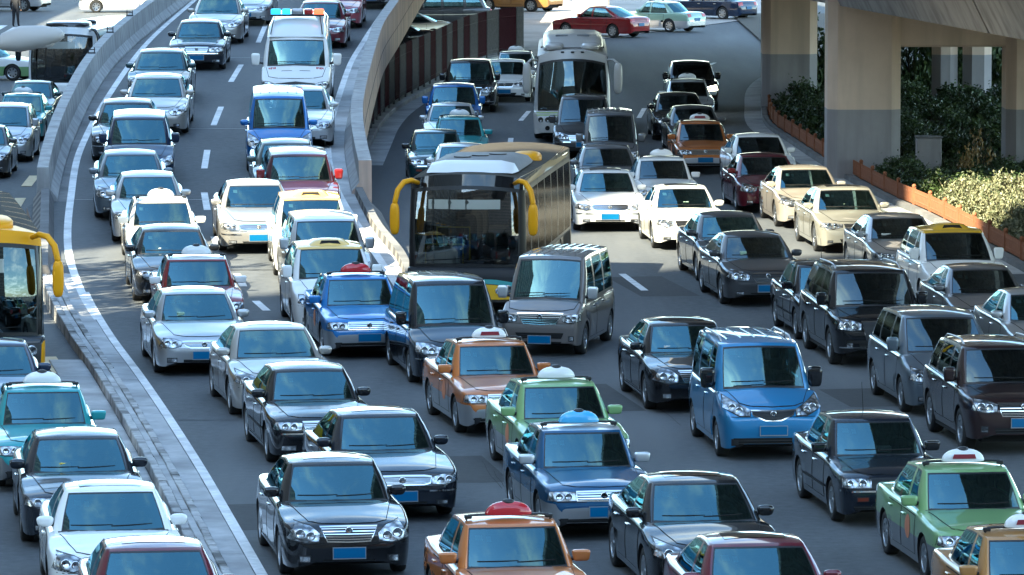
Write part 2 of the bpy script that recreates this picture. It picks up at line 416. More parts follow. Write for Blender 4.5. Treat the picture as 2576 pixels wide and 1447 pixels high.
def build_cabin(P):
    L, hw, c = P['L'], P['hw'], P['cab']
    bz = lambda l, k: float(pchip(P['top'], l)) - k
    cols = []     # (bottom, top, bulge dir, strip tag to the next column)
    FR = [(0, 'ws'), (.3, 'ws'), (.6, 'ws'), (.82, 'ws'), (.93, 'seal'), (.955, 'frame'), (1.0, 'frame')]
    for f, t in FR:
        lb = c['wsb'] + (c['wsb_c'] - c['wsb']) * f ** 2.2; lt = c['wst'] + (c['wst_c'] - c['wst']) * f ** 2.2
        cols.append(((f * c['wfb'], lb, bz(lb, .03 + .03 * f)), (f * c['wft'], lt), (.35 * f, -1 + .35 * f), t))
    da = c.get('apil', .07)
    cols.append(((c['wbw'], c['wsb_c'] + da * 1.3, bz(c['wsb_c'] + da, .06)), (c['wtw'], c['wst_c'] + da), (.8, -.3), 'frame'))
    for w in c['win']:
        n = w[0]; b0, b1, t0, t1 = w[1:5]
        sd = .022
        for lb, lt, t in ((b0, t0, 'seal'), (b0 + sd, t0 + sd, n), (.5 * (b0 + b1), .5 * (t0 + t1), n), (b1 - sd, t1 - sd, 'seal'), (b1, t1, 'frame')):
            cols.append(((c['wbw'], lb, bz(lb, .06)), (c['wtw'], lt), (1, 0), t))
    cols.append(((c['wbw'], c['rb_c'] - .10, bz(c['rb_c'] - .1, .06)), (c['wtw'], c['rt_c'] - .10), (.8, .3), 'frame'))
    wrb = c.get('wrb', c['wfb'] * .95); wrt = c.get('wrt', c['wft'])
    for f, t in ((1.0, 'frame'), (.95, 'seal'), (.92, 'rw'), (.6, 'rw'), (.3, 'rw'), (0, 'rw')):
        lb = c['rb'] + (c['rb_c'] - c['rb']) * f ** 2.2; lt = c['rt'] + (c['rt_c'] - c['rt']) * f ** 2.2
        cols.append(((f * wrb, lb, bz(lb, .03 + .03 * f)), (f * wrt, lt), (.35 * f, 1 - .35 * f), t))
    # shrink side points near the rear so that the shape tapers in plan
    V = [-.12, c.get('v0', .04), c.get('v0', .04) + .05, .3, .5, .7, c.get('v1', .90), c.get('v1', .90) + .04, 1.0]
    RNGS = [.95, .85, .65, .4, .18, 0.0]
    lm = .5 * (c['wst'] + c['rt'])
    NH = len(cols)
    full = [(k, 1) for k in range(NH)] + [(k, -1) for k in range(NH - 2, 0, -1)]
    tp = c.get('taper', .04)
    def taper(l): return 1 - tp * max(0, (l - lm) / (L - lm)) ** 2 - c.get('tapf', .0) * max(0, (lm - l) / lm) ** 2
    verts = []; NR = len(V) + len(RNGS)
    for k, sg in full:
        (bw, bl, bzv), (tw, tl), (dw, dl), t = cols[k]
        tz = roof_z(P, tl, tw)
        for v in V:
            e = v if v > 0 else v
            g = 4 * max(v, 0) * (1 - v)
            bl_ = (c.get('bs', .03) if abs(dw) > .7 else c.get('bf', .035)) * g
            w = (bw + (tw - bw) * e) + dw * bl_; l = bl + (tl - bl) * e + dl * bl_; z = bzv + (tz - bzv) * e
            verts.append((sg * w * taper(l), l - L/2, z))
        for q in RNGS:
            l = lm + (tl - lm) * (.5 + .5 * q); w = tw * q
            verts.append((sg * w * taper(l), l - L/2, roof_z(P, l, w)))
    faces, ft = [], []
    NF = len(full)
    for a in range(NF):
        b = (a + 1) % NF
        if a < NH - 1: t = cols[a][3]; sd = 'R'
        else:
            k2 = full[b][0] if b else 0
            t = cols[k2][3]; sd = 'L'
        for r in range(NR - 1):
            faces.append((a*NR+r, b*NR+r, b*NR+r+1, a*NR+r+1))
            if r >= 8: tg = 'roof'
            elif r == 7: tg = 'roof' if c.get('rooftone') else 'frame'
            elif r == 0 or t == 'frame': tg = 'frame'
            elif t == 'seal' or r in (1, 6): tg = 'seal' if not (r == 1 and t.startswith('sw') and c.get('chrome')) else 'chrome'
            else: tg = t if not t.startswith('sw') else t + sd
            if c.get('header') and r >= 7 and r <= c.get('hrows', 7) and (t in ('ws', 'seal') or a < 7 or a > NF - 8): tg = 'header'
            ft.append(tg)
    return verts, faces, ft

def submesh(verts, faces, keep):
    idx, vs, fs = {}, [], []
    for f in (faces[i] for i in keep):
        q = []
        for k in f:
            if k not in idx: idx[k] = len(vs); vs.append(verts[k])
            q.append(idx[k])
        fs.append(tuple(q))
    return vs, fs

def clean(me, recalc=True, dist=1e-4):
    bm = bmesh.new(); bm.from_mesh(me)
    bmesh.ops.remove_doubles(bm, verts=bm.verts, dist=dist)
    bmesh.ops.dissolve_degenerate(bm, edges=bm.edges, dist=1e-5)
    if recalc: bmesh.ops.recalc_face_normals(bm, faces=bm.faces)
    bm.to_mesh(me); bm.free()
    me.polygons.foreach_set('use_smooth', np.ones(len(me.polygons), dtype=bool)); me.update()
    return me

DIRS = {'front': Vector((0, 1, 0)), 'rear': Vector((0, -1, 0)), 'top': Vector((0, 0, -1)), 'right': Vector((-1, 0, 0)), 'left': Vector((1, 0, 0))}
def cast(bvh, d, a, b, off):
    dv = DIRS[d]
    if d in ('front', 'rear'): o = Vector((a, 0, b)) - dv * 12
    elif d == 'top': o = Vector((a, b, 8))
    else: o = Vector((0, a, b)) - dv * 5
    h, n, i, dist = bvh.ray_cast(o, dv)
    if h is None:
        h, n, i, dist = bvh.find_nearest(o + dv * (12 if d in ('front', 'rear') else 5))
    if n.dot(dv) > 0: n = -n
    return h + n * off
def polyat(pl, n):
    pl = [Vector((p[0], p[1])) for p in pl]
    ds = [0]
    for a, b in zip(pl, pl[1:]): ds.append(ds[-1] + (b - a).length)
    out = []
    for t in np.linspace(0, ds[-1], n):
        k = 0
        while k < len(ds) - 2 and t > ds[k+1]: k += 1
        u = (t - ds[k]) / max(ds[k+1] - ds[k], 1e-9)
        out.append(pl[k].lerp(pl[k+1], min(u, 1)))
    return out
def patch_grid(bvh, d, up, lo, n, m, off, rows=None):
    A, B = polyat(up, n), polyat(lo, n)
    T = rows if rows is not None else list(np.linspace(0, 1, m))
    vs = []
    for t in T:
        for a, b in zip(A, B):
            p = a.lerp(b, t); vs.append(cast(bvh, d, p.x, p.y, off))
    m = len(T)
    fs = [(r*n+i, r*n+i+1, (r+1)*n+i+1, (r+1)*n+i) for r in range(m-1) for i in range(n-1)]
    dv = DIRS[d]
    a, b, c = vs[0], vs[1], vs[n]
    k = (m // 2 - (1 if m == 2 else 0)) * n + n // 2
    k = min(k, (m-1)*n - 2)
    nn = (vs[k+1] - vs[k]).cross(vs[k+n] - vs[k])
    if nn.dot(dv) > 0: fs = [f[::-1] for f in fs]
    return vs, fs

_shared = {}
def lathe_x(prof, n, name, mats):
    """profile of (x, r) turned about the x axis"""
    vs, fs = [], []
    k = len(prof)
    for j in range(n):
        a = 2*math.pi*j/n
        vs += [(x, r*math.cos(a), r*math.sin(a)) for x, r in prof]
    for j in range(n):
        j2 = (j+1) % n
        fs += [(j*k+i, j*k+i+1, j2*k+i+1, j2*k+i) for i in range(k-1)]
    return vs, fs
def wheel_meshes(Rw, tw, style):
    key = (round(Rw, 3), round(tw, 3), style)
    if key in _shared: return _shared[key]
    h = tw / 2; rr = Rw * .66
    vs, fs = lathe_x([(-h*.8, rr*.9), (-h*.95, rr+.01), (-h, Rw*.85), (-h*.88, Rw*.965), (-h*.6, Rw), (0, Rw*1.004), (h*.6, Rw), (h*.88, Rw*.965), (h, Rw*.85), (h*.95, rr+.01), (h*.8, rr*.9)], 32, 'tyre', None)
    ty = clean(mesh_from('tyre', vs, fs, True, mats_for(['tyre'])))
    mb = MB()
    vs, fs = lathe_x([(h*.80, rr), (h*.9, rr*.97), (h*.82, rr*.9), (h*.25, rr*.84), (h*.2, .0)], 28, 'rim', None)
    mb.add(vs, fs, 1)
    vs, fs = lathe_x([(h*.80, rr*1.0), (h*.92, rr*.98), (h*.86, rr*.89), (h*.7, rr*.87)], 28, 'rim', None)
    mb.add(vs, fs, 0)
    ns = {'alloy5': 5, 'alloy7': 7, 'alloy10': 10, 'steel': 8}[style]
    for s in range(ns):
        a = 2*math.pi*s/ns; w = rr * (1.1 / ns + .05); ca, sa = math.cos(a), math.sin(a)
        pts = []
        for r0, ww, xo in ((rr*.12, w*1.0, h*.72), (rr*.55, w*.8, h*.84), (rr*.92, w*1.1, h*.82)):
            for t in (-ww, ww):
                for xx in (xo, xo - h*.28): pts.append((xx, r0*ca - t*sa, r0*sa + t*ca))
        fc = []
        for q in range(2):
            b = q * 4
            fc += [(b, b+2, b+6, b+4), (b+1, b+5, b+7, b+3), (b, b+4, b+5, b+1), (b+2, b+3, b+7, b+6)]
        mb.add(pts, fc, 0)
    vs, fs = lathe_x([(h*.5, rr*.2), (h*.78, rr*.18), (h*.84, rr*.12), (h*.85, 0)], 14, 'hub', None); mb.add(vs, fs, 0)
    ri = clean(mb.mesh('rim', mats_for(['rim', 'black']), True)); sharp(ri, 40)
    _shared[key] = (ty, ri)
    return _shared[key]

def blob(dx, dy, dz, p=2.6, nu=14, nv=9):
    """super-ellipsoid"""
    f = lambda c: math.copysign(abs(c) ** (2 / p), c)
    vs = [(0, 0, -dz)]
    for j in range(1, nv):
        b = -math.pi/2 + math.pi*j/nv
        for i in range(nu):
            a = 2*math.pi*i/nu
            vs.append((dx*f(math.cos(b))*f(math.cos(a)), dy*f(math.cos(b))*f(math.sin(a)), dz*f(math.sin(b))))
    vs.append((0, 0, dz)); fs = [(0, 1+(i+1) % nu, 1+i) for i in range(nu)]
    for j in range(nv-2):
        for i in range(nu): fs.append((1+j*nu+i, 1+j*nu+(i+1) % nu, 1+(j+1)*nu+(i+1) % nu, 1+(j+1)*nu+i))
    e = len(vs)-1; b = 1+(nv-2)*nu
    fs += [(b+i, b+(i+1) % nu, e) for i in range(nu)]
    return vs, fs
def seat_mesh():
    if 'seat' in _shared: return _shared['seat']
    mb = MB()
    v, f = blob(.25, .09, .36, 4); mb.add([(x, y + .12*(z+.36), z + .30) for x, y, z in v], f)
    v, f = blob(.13, .05, .10, 3.2); mb.add([(x, y+.10, z+.76) for x, y, z in v], f)
    v, f = blob(.25, .26, .08, 4); mb.add([(x, y-.24, z) for x, y, z in v], f)
    _shared['seat'] = mb.mesh('seat', mats_for(['seat']), True); return _shared['seat']
def bench_mesh():
    if 'bench' in _shared: return _shared['bench']
    mb = MB()
    v, f = blob(.62, .09, .34, 5); mb.add([(x, y + .12*(z+.36), z + .30) for x, y, z in v], f)
    for s in (-.36, .36):
        v, f = blob(.12, .05, .09, 3.2); mb.add([(x+s, y+.10, z+.70) for x, y, z in v], f)
    _shared['bench'] = mb.mesh('rear_seat', mats_for(['seat']), True); return _shared['bench']
def steer_mesh():
    if 'steer' in _shared: return _shared['steer']
    mb = MB(); n = 18
    ring = [(.185*math.cos(2*math.pi*i/n), .09*math.sin(2*math.pi*i/n), .16*math.sin(2*math.pi*i/n)) for i in range(n+1)]
    mb.tube(ring, .016, 6, caps=False)
    mb.box((0, 0, 0), (.34, .03, .045)); mb.box((0, .02, -.06), (.05, .03, .12))
    _shared['steer'] = mb.mesh('steering_wheel', mats_for(['black']), True); return _shared['steer']
def mirror_mesh(kind):
    k = 'mirror' + kind
    if k in _shared: return _shared[k]
    mb = MB(); d = {'car': (.115, .055, .075), 'tall': (.10, .06, .125), 'box': (.115, .05, .075), 'van': (.12, .07, .17)}[kind]
    v, f = blob(*d, 5 if kind in ('box', 'tall', 'van') else 3.0)
    v = [(x * (1 + .12 * (z / d[2])), y - .12 * abs(x), z) for x, y, z in v]
    mb.add(v, f, 0)
    mb.tube([(-d[0]*.6, .01, -d[2]*.5), (-d[0]-.10, .03, -d[2]*.75)], [.028, .035], 8, 1)
    _shared[k] = sharp(mb.mesh('mirror', mats_for(['mirror', 'black']), True), 50); return _shared[k]
def sign_meshes():
    if 'sign' in _shared: return _shared['sign']
    vs, fs = blob(.31, .105, .155, 2.5, 24, 12)
    vs = [(x * (1 - .15 * max(z, 0) / .155), y, max(z, -.02)) for x, y, z in vs]
    s = clean(mesh_from('taxi_sign', vs, fs, True, mats_for(['sign']))); sharp(s, 50)
    v2, f2 = blob(.085, .07, .045, 2.2, 16, 8)
    b = mesh_from('sign_button', [(x, y, z + .14) for x, y, z in v2], f2, True, mats_for(['black']))
    v3, f3 = patch_flat([(-.17, .02), (.17, .02), (.15, .085), (-.15, .085)], -.110)
    p = mesh_from('sign_panel', v3, f3, False, [M['signpanel']])
    mb = MB()
    mb.tube([(-.56, 0, -.06), (-.52, 0, .0), (-.40, 0, .005), (.40, 0, .005), (.52, 0, .0), (.56, 0, -.06)], .018, 6)
    for sx in (-1, 1): mb.box((sx*.53, 0, -.02), (.10, .07, .05), bev=.012)
    r = mb.mesh('roof_bar', mats_for(['black']))
    _shared['sign'] = (s, b, p, r); return _shared['sign']
def patch_flat(p, y):
    return [(a, y, b) for a, b in p], [tuple(range(len(p)))]
M['signpanel'] = plain('sign_panel_red', (.22, .02, .035), .4)

def make_model(P):
    L, hw, c = P['L'], P['hw'], P['cab']
    md = Model(); md.P = P; md.parts = []
    add = lambda name, me, roles, loc=(0, 0, 0), rot=(0, 0, 0), par=None, label=None, opt=None: (md.parts.append(dict(name=name, me=me, roles=roles, loc=loc, rot=rot, par=par, label=label, opt=opt)), len(md.parts) - 1)[1]
    bv, bf, bfm = build_body(P)
    cv, cf, ct = build_cabin(P)
    # --- body: lower shell + pillars and roof
    keep = [i for i, t in enumerate(ct) if t in ('frame', 'seal', 'chrome', 'roof', 'header')]
    kv, kf = submesh(cv, cf, keep)
    mm = {'frame': 0, 'seal': 2, 'chrome': 4, 'roof': 5, 'header': 6}
    roles = ['paint', 'paint2', 'black', 'interior', 'chrome', 'roofpaint', 'header']
    n = len(bv)
    me = mesh_from('body', list(bv) + list(kv), list(bf) + [tuple(i + n for i in f) for f in kf], True, mats_for(roles), bfm + [mm[ct[i]] for i in keep])
    clean(me); sharp(me, 48)
    # dark inner lining of pillars and roof
    li = mesh_from('lining', kv, kf, True, mats_for(['interior'])); clean(li); nv = np.zeros(len(li.vertices)*3); li.vertices.foreach_get('normal', nv)
    co = np.zeros(len(li.vertices)*3); li.vertices.foreach_get('co', co); co = co.reshape(-1, 3); nv = nv.reshape(-1, 3)
    out = co - np.array([0, 0, 1.0 if c['zr'] < 2.5 else 1.6]); out[:, 1] *= .1
    nv *= np.sign((nv * out).sum(1))[:, None]
    li.vertices.foreach_set('co', (co - nv * .02).ravel()); li.update()
    body = add('body', me, roles)
    add('lining', li, ['interior'])
    bvh = BVHTree.FromPolygons([Vector(v) for v in bv], bf)
    cvh = BVHTree.FromPolygons([Vector(v) for v in cv], cf)
    # --- panes
    allv = {}
    for i, t in enumerate(ct):
        if t == 'ws' or t == 'rw' or t.startswith('sw'): allv.setdefault(t, []).append(i)
    cen = Vector((0, 0, .5 * (c['zr'] + P['top'][3][1])))
    for t, ids in allv.items():
        v, f = submesh(cv, cf, ids)
        me = mesh_from({'ws': 'windshield', 'rw': 'rear_window'}.get(t, 'side_window'), v, f, True, mats_for(['glassy' if t == 'ws' else 'sideglass']))
        q = me.polygons[len(me.polygons)//2]
        if (Vector(q.center) - Vector((0, q.center.y * (.0 if t in ('ws', 'rw') else 1), .9))).dot(q.normal) < 0: me.flip_normals()
        add({'ws': 'windshield', 'rw': 'rear_window'}.get(t, 'side_window'), me, ['glassy' if t == 'ws' else 'sideglass'])
        if t == 'ws': wsme = me
    # --- underbody, wheels
    mb = MB(); mb.box((0, 0, .42), (2*hw - .50, L - .5, .42)); mb.box((0, 0, .27), (2*hw - .12, P['wb'] - 2*P['R'] - .1, .14))
    add('underbody', mb.mesh('underbody', mats_for(['gap'])), ['gap'])
    ty, ri = wheel_meshes(P['R'], P.get('tw', .205), P.get('rim', 'alloy7'))
    for ly in (P['fo'], P['fo'] + P['wb']):
        for sx in (-1, 1):
            w = add('wheel', ty, ['tyre'], (sx * (hw - P.get('tw', .205)/2 - .012), ly - L/2, P['R']), (0, 0, 0 if sx > 0 else math.pi))
            add('rim', ri, ['rim', 'black'], par=w)
    S = lambda pts: [(x * hw, z) for x, z in pts]
    sym = lambda pts: [(-x * hw, z) for x, z in reversed(pts)] + [(x * hw, z) for x, z in pts[(1 if pts[0][0] == 0 else 0):]]
    # --- hood and doors over their shut lines
    h = P.get('hood')
    if h:
        f0, f1, x0, x1 = h     # front l, rear l, half widths as fractions
        fr = [(-x0*hw, f0 + .13 - L/2), (-x0*hw*.7, f0 + .03 - L/2), (0, f0 - L/2), (x0*hw*.7, f0 + .03 - L/2), (x0*hw, f0 + .13 - L/2)]
        re = [(-x1*hw, f1 + .12 - L/2), (-x1*hw*.6, f1 + .02 - L/2), (0, f1 - L/2), (x1*hw*.6, f1 + .02 - L/2), (x1*hw, f1 + .12 - L/2)]
        g = .016
        v, f = patch_grid(bvh, 'top', [(x*(1+g), y-g) for x, y in fr], [(x*(1+g), y+g) for x, y in re], 15, 9, .002)
        hb = mesh_from('hood_gap', v, f, True, mats_for(['gap']))
        v, f = patch_grid(bvh, 'top', fr, re, 17, 11, .007)
        hd = add('hood', mesh_from('hood', v, f, True, mats_for(['paint'])), ['paint'])
        add('shut_line', hb, ['gap'], par=hd)
    zsp = P.get('zsplit', .52)
    for sd, sx in (('right', 1), ('left', -1)):
        for (l0, l1) in P.get('doors', []):
            z0 = P.get('door_z', .30); zz = lambda l: float(pchip(P['top'], l)) - P.get('door_top', .11)
            a, b = l0 - L/2, l1 - L/2
            g = .012
            v, f = patch_grid(bvh, sd, [(a-g, zz(l0)+g), (b+g, zz(l1)+g)], [(a-g+.02, z0-g), (b+g-.02, z0-g)], 5, 7, .002)
            gp = mesh_from('door_gap', v, f, True, mats_for(['gap']))
            T = (zz(l0) - zsp) / (zz(l0) - z0)
            rows = [0, T*.25, T*.5, T*.75, T, T+(1-T)*.5, 1.0]
            v, f = patch_grid(bvh, sd, [(a, zz(l0)), (b, zz(l1))], [(a+.02, z0), (b-.02, z0)], 7, 7, .006, rows)
            dm = mesh_from('door', v, f, True, mats_for(['paint', 'paint2']), [0 if k < 4*6 else 1 for k in range(len(f))])
            d = add('door', dm, ['paint', 'paint2'])
            add('shut_line', gp, ['gap'], par=d)
            hb = MB(); p = cast(bvh, sd, b - .16, zz(l1) - .07, .02); hb.box(p, (.03, .17, .028), bev=.008)
            add('door_handle', hb.mesh('door_handle', mats_for(['chrome' if P.get('chrome_handle') else 'paint'])), ['chrome' if P.get('chrome_handle') else 'paint'], par=d)
        if P.get('strip'):
            z = P['strip']
            for l0, l1 in [(P['fo'] + P['R'] + .1, P['fo'] + P['wb'] - P['R'] - .1)]:
                v, f = patch_grid(bvh, sd, [(l0-L/2, z+.02), (l1-L/2, z+.02)], [(l0-L/2, z-.02), (l1-L/2, z-.02)], 14, 2, .014)
                add('side_strip', mesh_from('side_strip', v, f, True, mats_for(['black'])), ['black'])
        if P.get('sill_chrome'):
            z = .235; l0, l1 = P['fo'] + P['R'] + .06, P['fo'] + P['wb'] - P['R'] - .06
            v, f = patch_grid(bvh, sd, [(l0-L/2, z+.012), (l1-L/2, z+.012)], [(l0-L/2, z-.012), (l1-L/2, z-.012)], 14, 2, .012)
            add('sill_trim', mesh_from('sill_trim', v, f, True, mats_for(['chrome'])), ['chrome'])
    # --- face
    if 'hl' in P:
        up, lo = P['hl']
        for s in (1, -1):
            fl = lambda pts, k=1.0: [(s * x * hw, z) for x, z in pts]
            cx = np.mean([p[0] for p in up + lo]); cz = np.mean([p[1] for p in up + lo])
            gr = lambda pts: [(cx + (x - cx) * 1.07 , cz + (z - cz) * 1.16) for x, z in pts]
            v, f = patch_grid(bvh, 'front', fl(gr(up)), fl(gr(lo)), 12, 6, .003)
            rimm = mesh_from('lamp_surround', v, f, True, mats_for(['black']))
            v, f = patch_grid(bvh, 'front', fl(up), fl(lo), 12, 6, .010)
            hl = add('headlight', mesh_from('headlight', v, f, True, mats_for(['lampy'])), ['lampy'])
            add('lamp_surround', rimm, ['black'], par=hl)
            for (fx, fz, rr) in P.get('bulbs', []):
                rr *= 1.25
                p = cast(bvh, 'front', s * fx * hw, fz, .012)
                vs, fs = lathe_x([(-.004, rr), (.012, rr), (.016, rr*.82), (.002, rr*.6), (.0, 0)], 14, 'b', None)
                vs = [(p.x + y, p.y - x, p.z + z) for x, y, z in vs]
                add('lamp_reflector', clean(mesh_from('lamp_reflector', vs, fs, True, mats_for(['chrome']))), ['chrome'], par=hl)
            if P.get('indicator'):
                u, l = P['indicator']
                v, f = patch_grid(bvh, 'front', fl(u), fl(l), 4, 3, .013)
                add('indicator', mesh_from('indicator', v, f, True, mats_for(['amber'])), ['amber'], par=hl)
    if 'grille' in P:
        up, lo, ns = P['grille'][:3]; fr = P.get('grille_frame', 'chrome')
        U_, L_ = sym(up), sym(lo)
        ex = lambda pts, k: [(x * (1 + .03), z + k) for x, z in pts]
        v, f = patch_grid(bvh, 'front', ex(U_, .022), ex(L_, -.018), 17, 5, .006)
        fm_ = mesh_from('grille_frame', v, f, True, mats_for([fr]))
        v, f = patch_grid(bvh, 'front', U_, L_, 17, 5, .010)
        gi = add('grille', mesh_from('grille', v, f, True, mats_for(['black'])), ['black'])
        add('grille_frame', fm_, [fr], par=gi)
        A, B = polyat(U_, 17), polyat(L_, 17)
        for k in range(ns):
            t0 = (k + .62) / (ns + .3); th = P.get('slat_w', .34) / (ns + .3)
            uu = [a.lerp(b, t0 - th/2) for a, b in zip(A, B)]; ll = [a.lerp(b, t0 + th/2) for a, b in zip(A, B)]
            v, f = patch_grid(bvh, 'front', uu, ll, 13, 2, .020)
            add('grille_slat', mesh_from('grille_slat', v, f, True, mats_for([P.get('slat', 'chrome')])), [P.get('slat', 'chrome')], par=gi)
    for key, nm in (('intake', 'air_intake'), ('intake2', 'air_intake')):
        if key in P:
            up, lo = P[key]
            v, f = patch_grid(bvh, 'front', sym(up), sym(lo), 17, 4, .008)
            ai = add(nm, mesh_from(nm, v, f, True, mats_for(['gap'])), ['gap'])
            A, B = polyat(sym(up), 17), polyat(sym(lo), 17)
            for t in (.33, .66):
                v, f = patch_grid(bvh, 'front', [a.lerp(b, t-.06) for a, b in zip(A, B)], [a.lerp(b, t+.06) for a, b in zip(A, B)], 13, 2, .016)
                add('intake_slat', mesh_from('intake_slat', v, f, True, mats_for(['black'])), ['black'], par=ai)
    for q in P.get('fog', []):
        fx, fz, w, hh, mt = q
        for s in (1, -1):
            x = s * fx * hw
            v, f = patch_grid(bvh, 'front', [(x-w/2-.015, fz+hh/2+.012), (x+w/2+.015, fz+hh/2+.012)], [(x-w/2-.015, fz-hh/2-.012), (x+w/2+.015, fz-hh/2-.012)], 5, 3, .005)
            sr = mesh_from('lamp_surround', v, f, True, mats_for(['black']))
            v, f = patch_grid(bvh, 'front', [(x-w/2, fz+hh/2), (x+w/2, fz+hh/2)], [(x-w/2, fz-hh/2), (x+w/2, fz-hh/2)], 5, 3, .011)
            fo_ = add('fog_light', mesh_from('fog_light', v, f, True, mats_for([mt])), [mt])
            add('lamp_surround', sr, ['black'], par=fo_)
    if P.get('bumper_strip'):
        z, x0, x1, mt = P['bumper_strip']
        for s in ((1, -1) if x0 > 0 else (1,)):
            a = [(s*x0*hw, z+.012), (s*x1*hw, z+.012)] if x0 > 0 else [(-x1*hw, z+.012), (x1*hw, z+.012)]
            v, f = patch_grid(bvh, 'front', a, [(x, z_-.024) for x, z_ in a], 13, 2, .012)
            add('bumper_trim', mesh_from('bumper_trim', v, f, True, mats_for([mt])), [mt])
    if P.get('plate_z'):
        p = cast(bvh, 'front', 0, P['plate_z'], .028)
        mb = MB(); mb.box((0, 0, 0), (.44, .012, .14)); pm = mb.mesh('number_plate', mats_for(['plate']))
        pl = add('number_plate', pm, ['plate'], (p.x, p.y, P['plate_z']), opt='plate')
        mb = MB(); mb.box((0, .010, -.004), (.462, .02, .165)); add('plate_frame', mb.mesh('plate_frame', mats_for(['plate_edge'])), ['plate_edge'], par=pl, opt='plate')
    if 'hl' in P and P.get('L') < 5.5:
        zz = min(p[1] for p in P['hl'][1]) - .022
        for s in (1, -1):
            v, f = patch_grid(bvh, 'front', [(s*.30*hw, zz+.004), (s*.985*hw, zz+.012)], [(s*.30*hw, zz-.004), (s*.985*hw, zz+.002)], 9, 2, .003)
            add('bumper_seam', mesh_from('bumper_seam', v, f, True, mats_for(['gap'])), ['gap'])
        gz = np.mean([p[1] for p in P['grille'][0]]) - .05; p = cast(bvh, 'front', 0, gz, .026)
        vs, fs = lathe_x([(-.012, .052), (.006, .052), (.010, .042), (.006, .030), (.008, 0)], 16, 'e', None)
        add('badge', clean(mesh_from('badge', [(p.x + y, p.y - x_, p.z + z_) for x_, y, z_ in vs], fs, True, mats_for(['chrome']))), ['chrome'])
    # --- rear lamps and plate
    if 'tail' in P:
        up, lo = P['tail']
        for s in (1, -1):
            fl = lambda pts: [(s * x * hw, z) for x, z in pts]
            v, f = patch_grid(bvh, 'rear', fl(up), fl(lo), 8, 5, .010)
            add('tail_light', mesh_from('tail_light', v, f, True, mats_for(['redlens'])), ['redlens'])
        p = cast(bvh, 'rear', 0, P.get('rplate', .75), .02)
        mb = MB(); mb.box((0, 0, 0), (.44, .012, .14)); add('number_plate', mb.mesh('number_plate', mats_for(['plate'])), ['plate'], (0, p.y, P.get('rplate', .75)))
    # --- wipers
    bz = float(pchip(P['top'], c['wsb']))
    wb2 = c['wfb']
    wv = [Vector(v) for v in cv]
    for x0, x1 in ((-.78, -.02), (-.05, .70)):
        path = []
        for t in np.linspace(0, 1, 5):
            x = (x0 + (x1 - x0) * t) * wb2
            l = c['wsb'] + (c['wsb_c'] - c['wsb']) * abs(x / wb2) ** 2.2
            k = .105 + .03 * t * (1 if x0 < -.5 else .6) + P.get('wip', 0)
            lt = c['wst']
            path.append((x, l + (lt - l) * k - L/2 - .035, bz + (c['zr'] - bz) * k + .012))
        mb = MB(); mb.tube(path, [.009, .010, .010, .009, .006], 5)
        add('wiper', mb.mesh('wiper', mats_for(['gap'])), ['gap'])
    # --- mirrors
    if P.get('mirror'):
        kind, dx, dl, dz = P['mirror']
        mm_ = mirror_mesh(kind)
        for s in (1, -1):
            add('mirror', mm_, ['mirror', 'black'], (s * (c['wbw'] + dx), c['wsb_c'] + dl - L/2, float(pchip(P['top'], c['wsb_c'])) + dz), (0, 0, 0) if s > 0 else (0, 0, 0)) if s > 0 else \
            add('mirror', mirror_flip(mm_), ['mirror', 'black'], (s * (c['wbw'] + dx), c['wsb_c'] + dl - L/2, float(pchip(P['top'], c['wsb_c'])) + dz))
    # --- cabin fittings
    fl0 = bz - .42
    for (l, x) in P.get('seats', [(c['wst'] + .45, .37), (c['wst'] + .45, -.37)]):
        add('seat', seat_mesh(), ['seat'], (x, l - L/2, fl0 - .08 + P.get('seat_up', 0)))
    for l in P.get('benches', [c['rt'] - .25]):
        add('rear_seat', bench_mesh(), ['seat'], (0, l - L/2, fl0 - .04 + P.get('seat_up', 0)))
    add('steering_wheel', steer_mesh(), ['black'], (.37, c['wst'] - .12 - L/2 if not P.get('van') else c['wsb'] + .45 - L/2, bz + .02))
    mb = MB(); mb.box((0, c['wst_c'] + .03 - L/2, c['zr'] - .16), (.22, .03, .06), bev=.01)
    add('rear_view_mirror', mb.mesh('rear_view_mirror', mats_for(['black'])), ['black'])
    # --- roof extras
    if P.get('sunroof'):
        l0, l1, xw = P['sunroof']
        fr = [(-xw, l0+.02-L/2), (0, l0-L/2), (xw, l0+.02-L/2)]; re = [(-xw, l1-L/2), (0, l1-L/2), (xw, l1-L/2)]
        v, f = patch_grid(cvh, 'top', fr, re, 9, 5, .006)
        add('sunroof', mesh_from('sunroof', v, f, True, mats_for(['roofdark'])), ['roofdark'], opt='sunroof')
    if P.get('rails'):
        for s in (1, -1):
            x = s * c['wtw'] * .90; path = []
            ls = np.linspace(c['wst_c'] + .25, c['rt_c'] - .2, 9)
            for k, l in enumerate(ls):
                h = cast(cvh, 'top', x, l - L/2, 0); path.append((h.x, h.y, h.z + (.055 if 0 < k < 8 else .0)))
            mb = MB(); mb.tube(path, [.02] + [.018]*7 + [.02], 7)
            add('roof_rail', mb.mesh('roof_rail', mats_for(['rail']), True), ['rail'], opt='rails')
    if P.get('ribs'):
        nr, l0, l1 = P['ribs']
        for k in range(nr):
            x = (k - (nr-1)/2) / ((nr-1)/2) * c['wtw'] * .72
            v, f = patch_grid(cvh, 'top', [(x-.02, l0-L/2), (x-.02, l1-L/2)], [(x+.02, l0-L/2), (x+.02, l1-L/2)], 12, 4, .004)
            n4 = 12
            for r in (1, 2):
                for i in range(n4): v[r*n4+i] = v[r*n4+i] + Vector((0, 0, .007))
            add('roof_rib', mesh_from('roof_rib', v, f, True, mats_for(['roofpaint'])), ['roofpaint'])
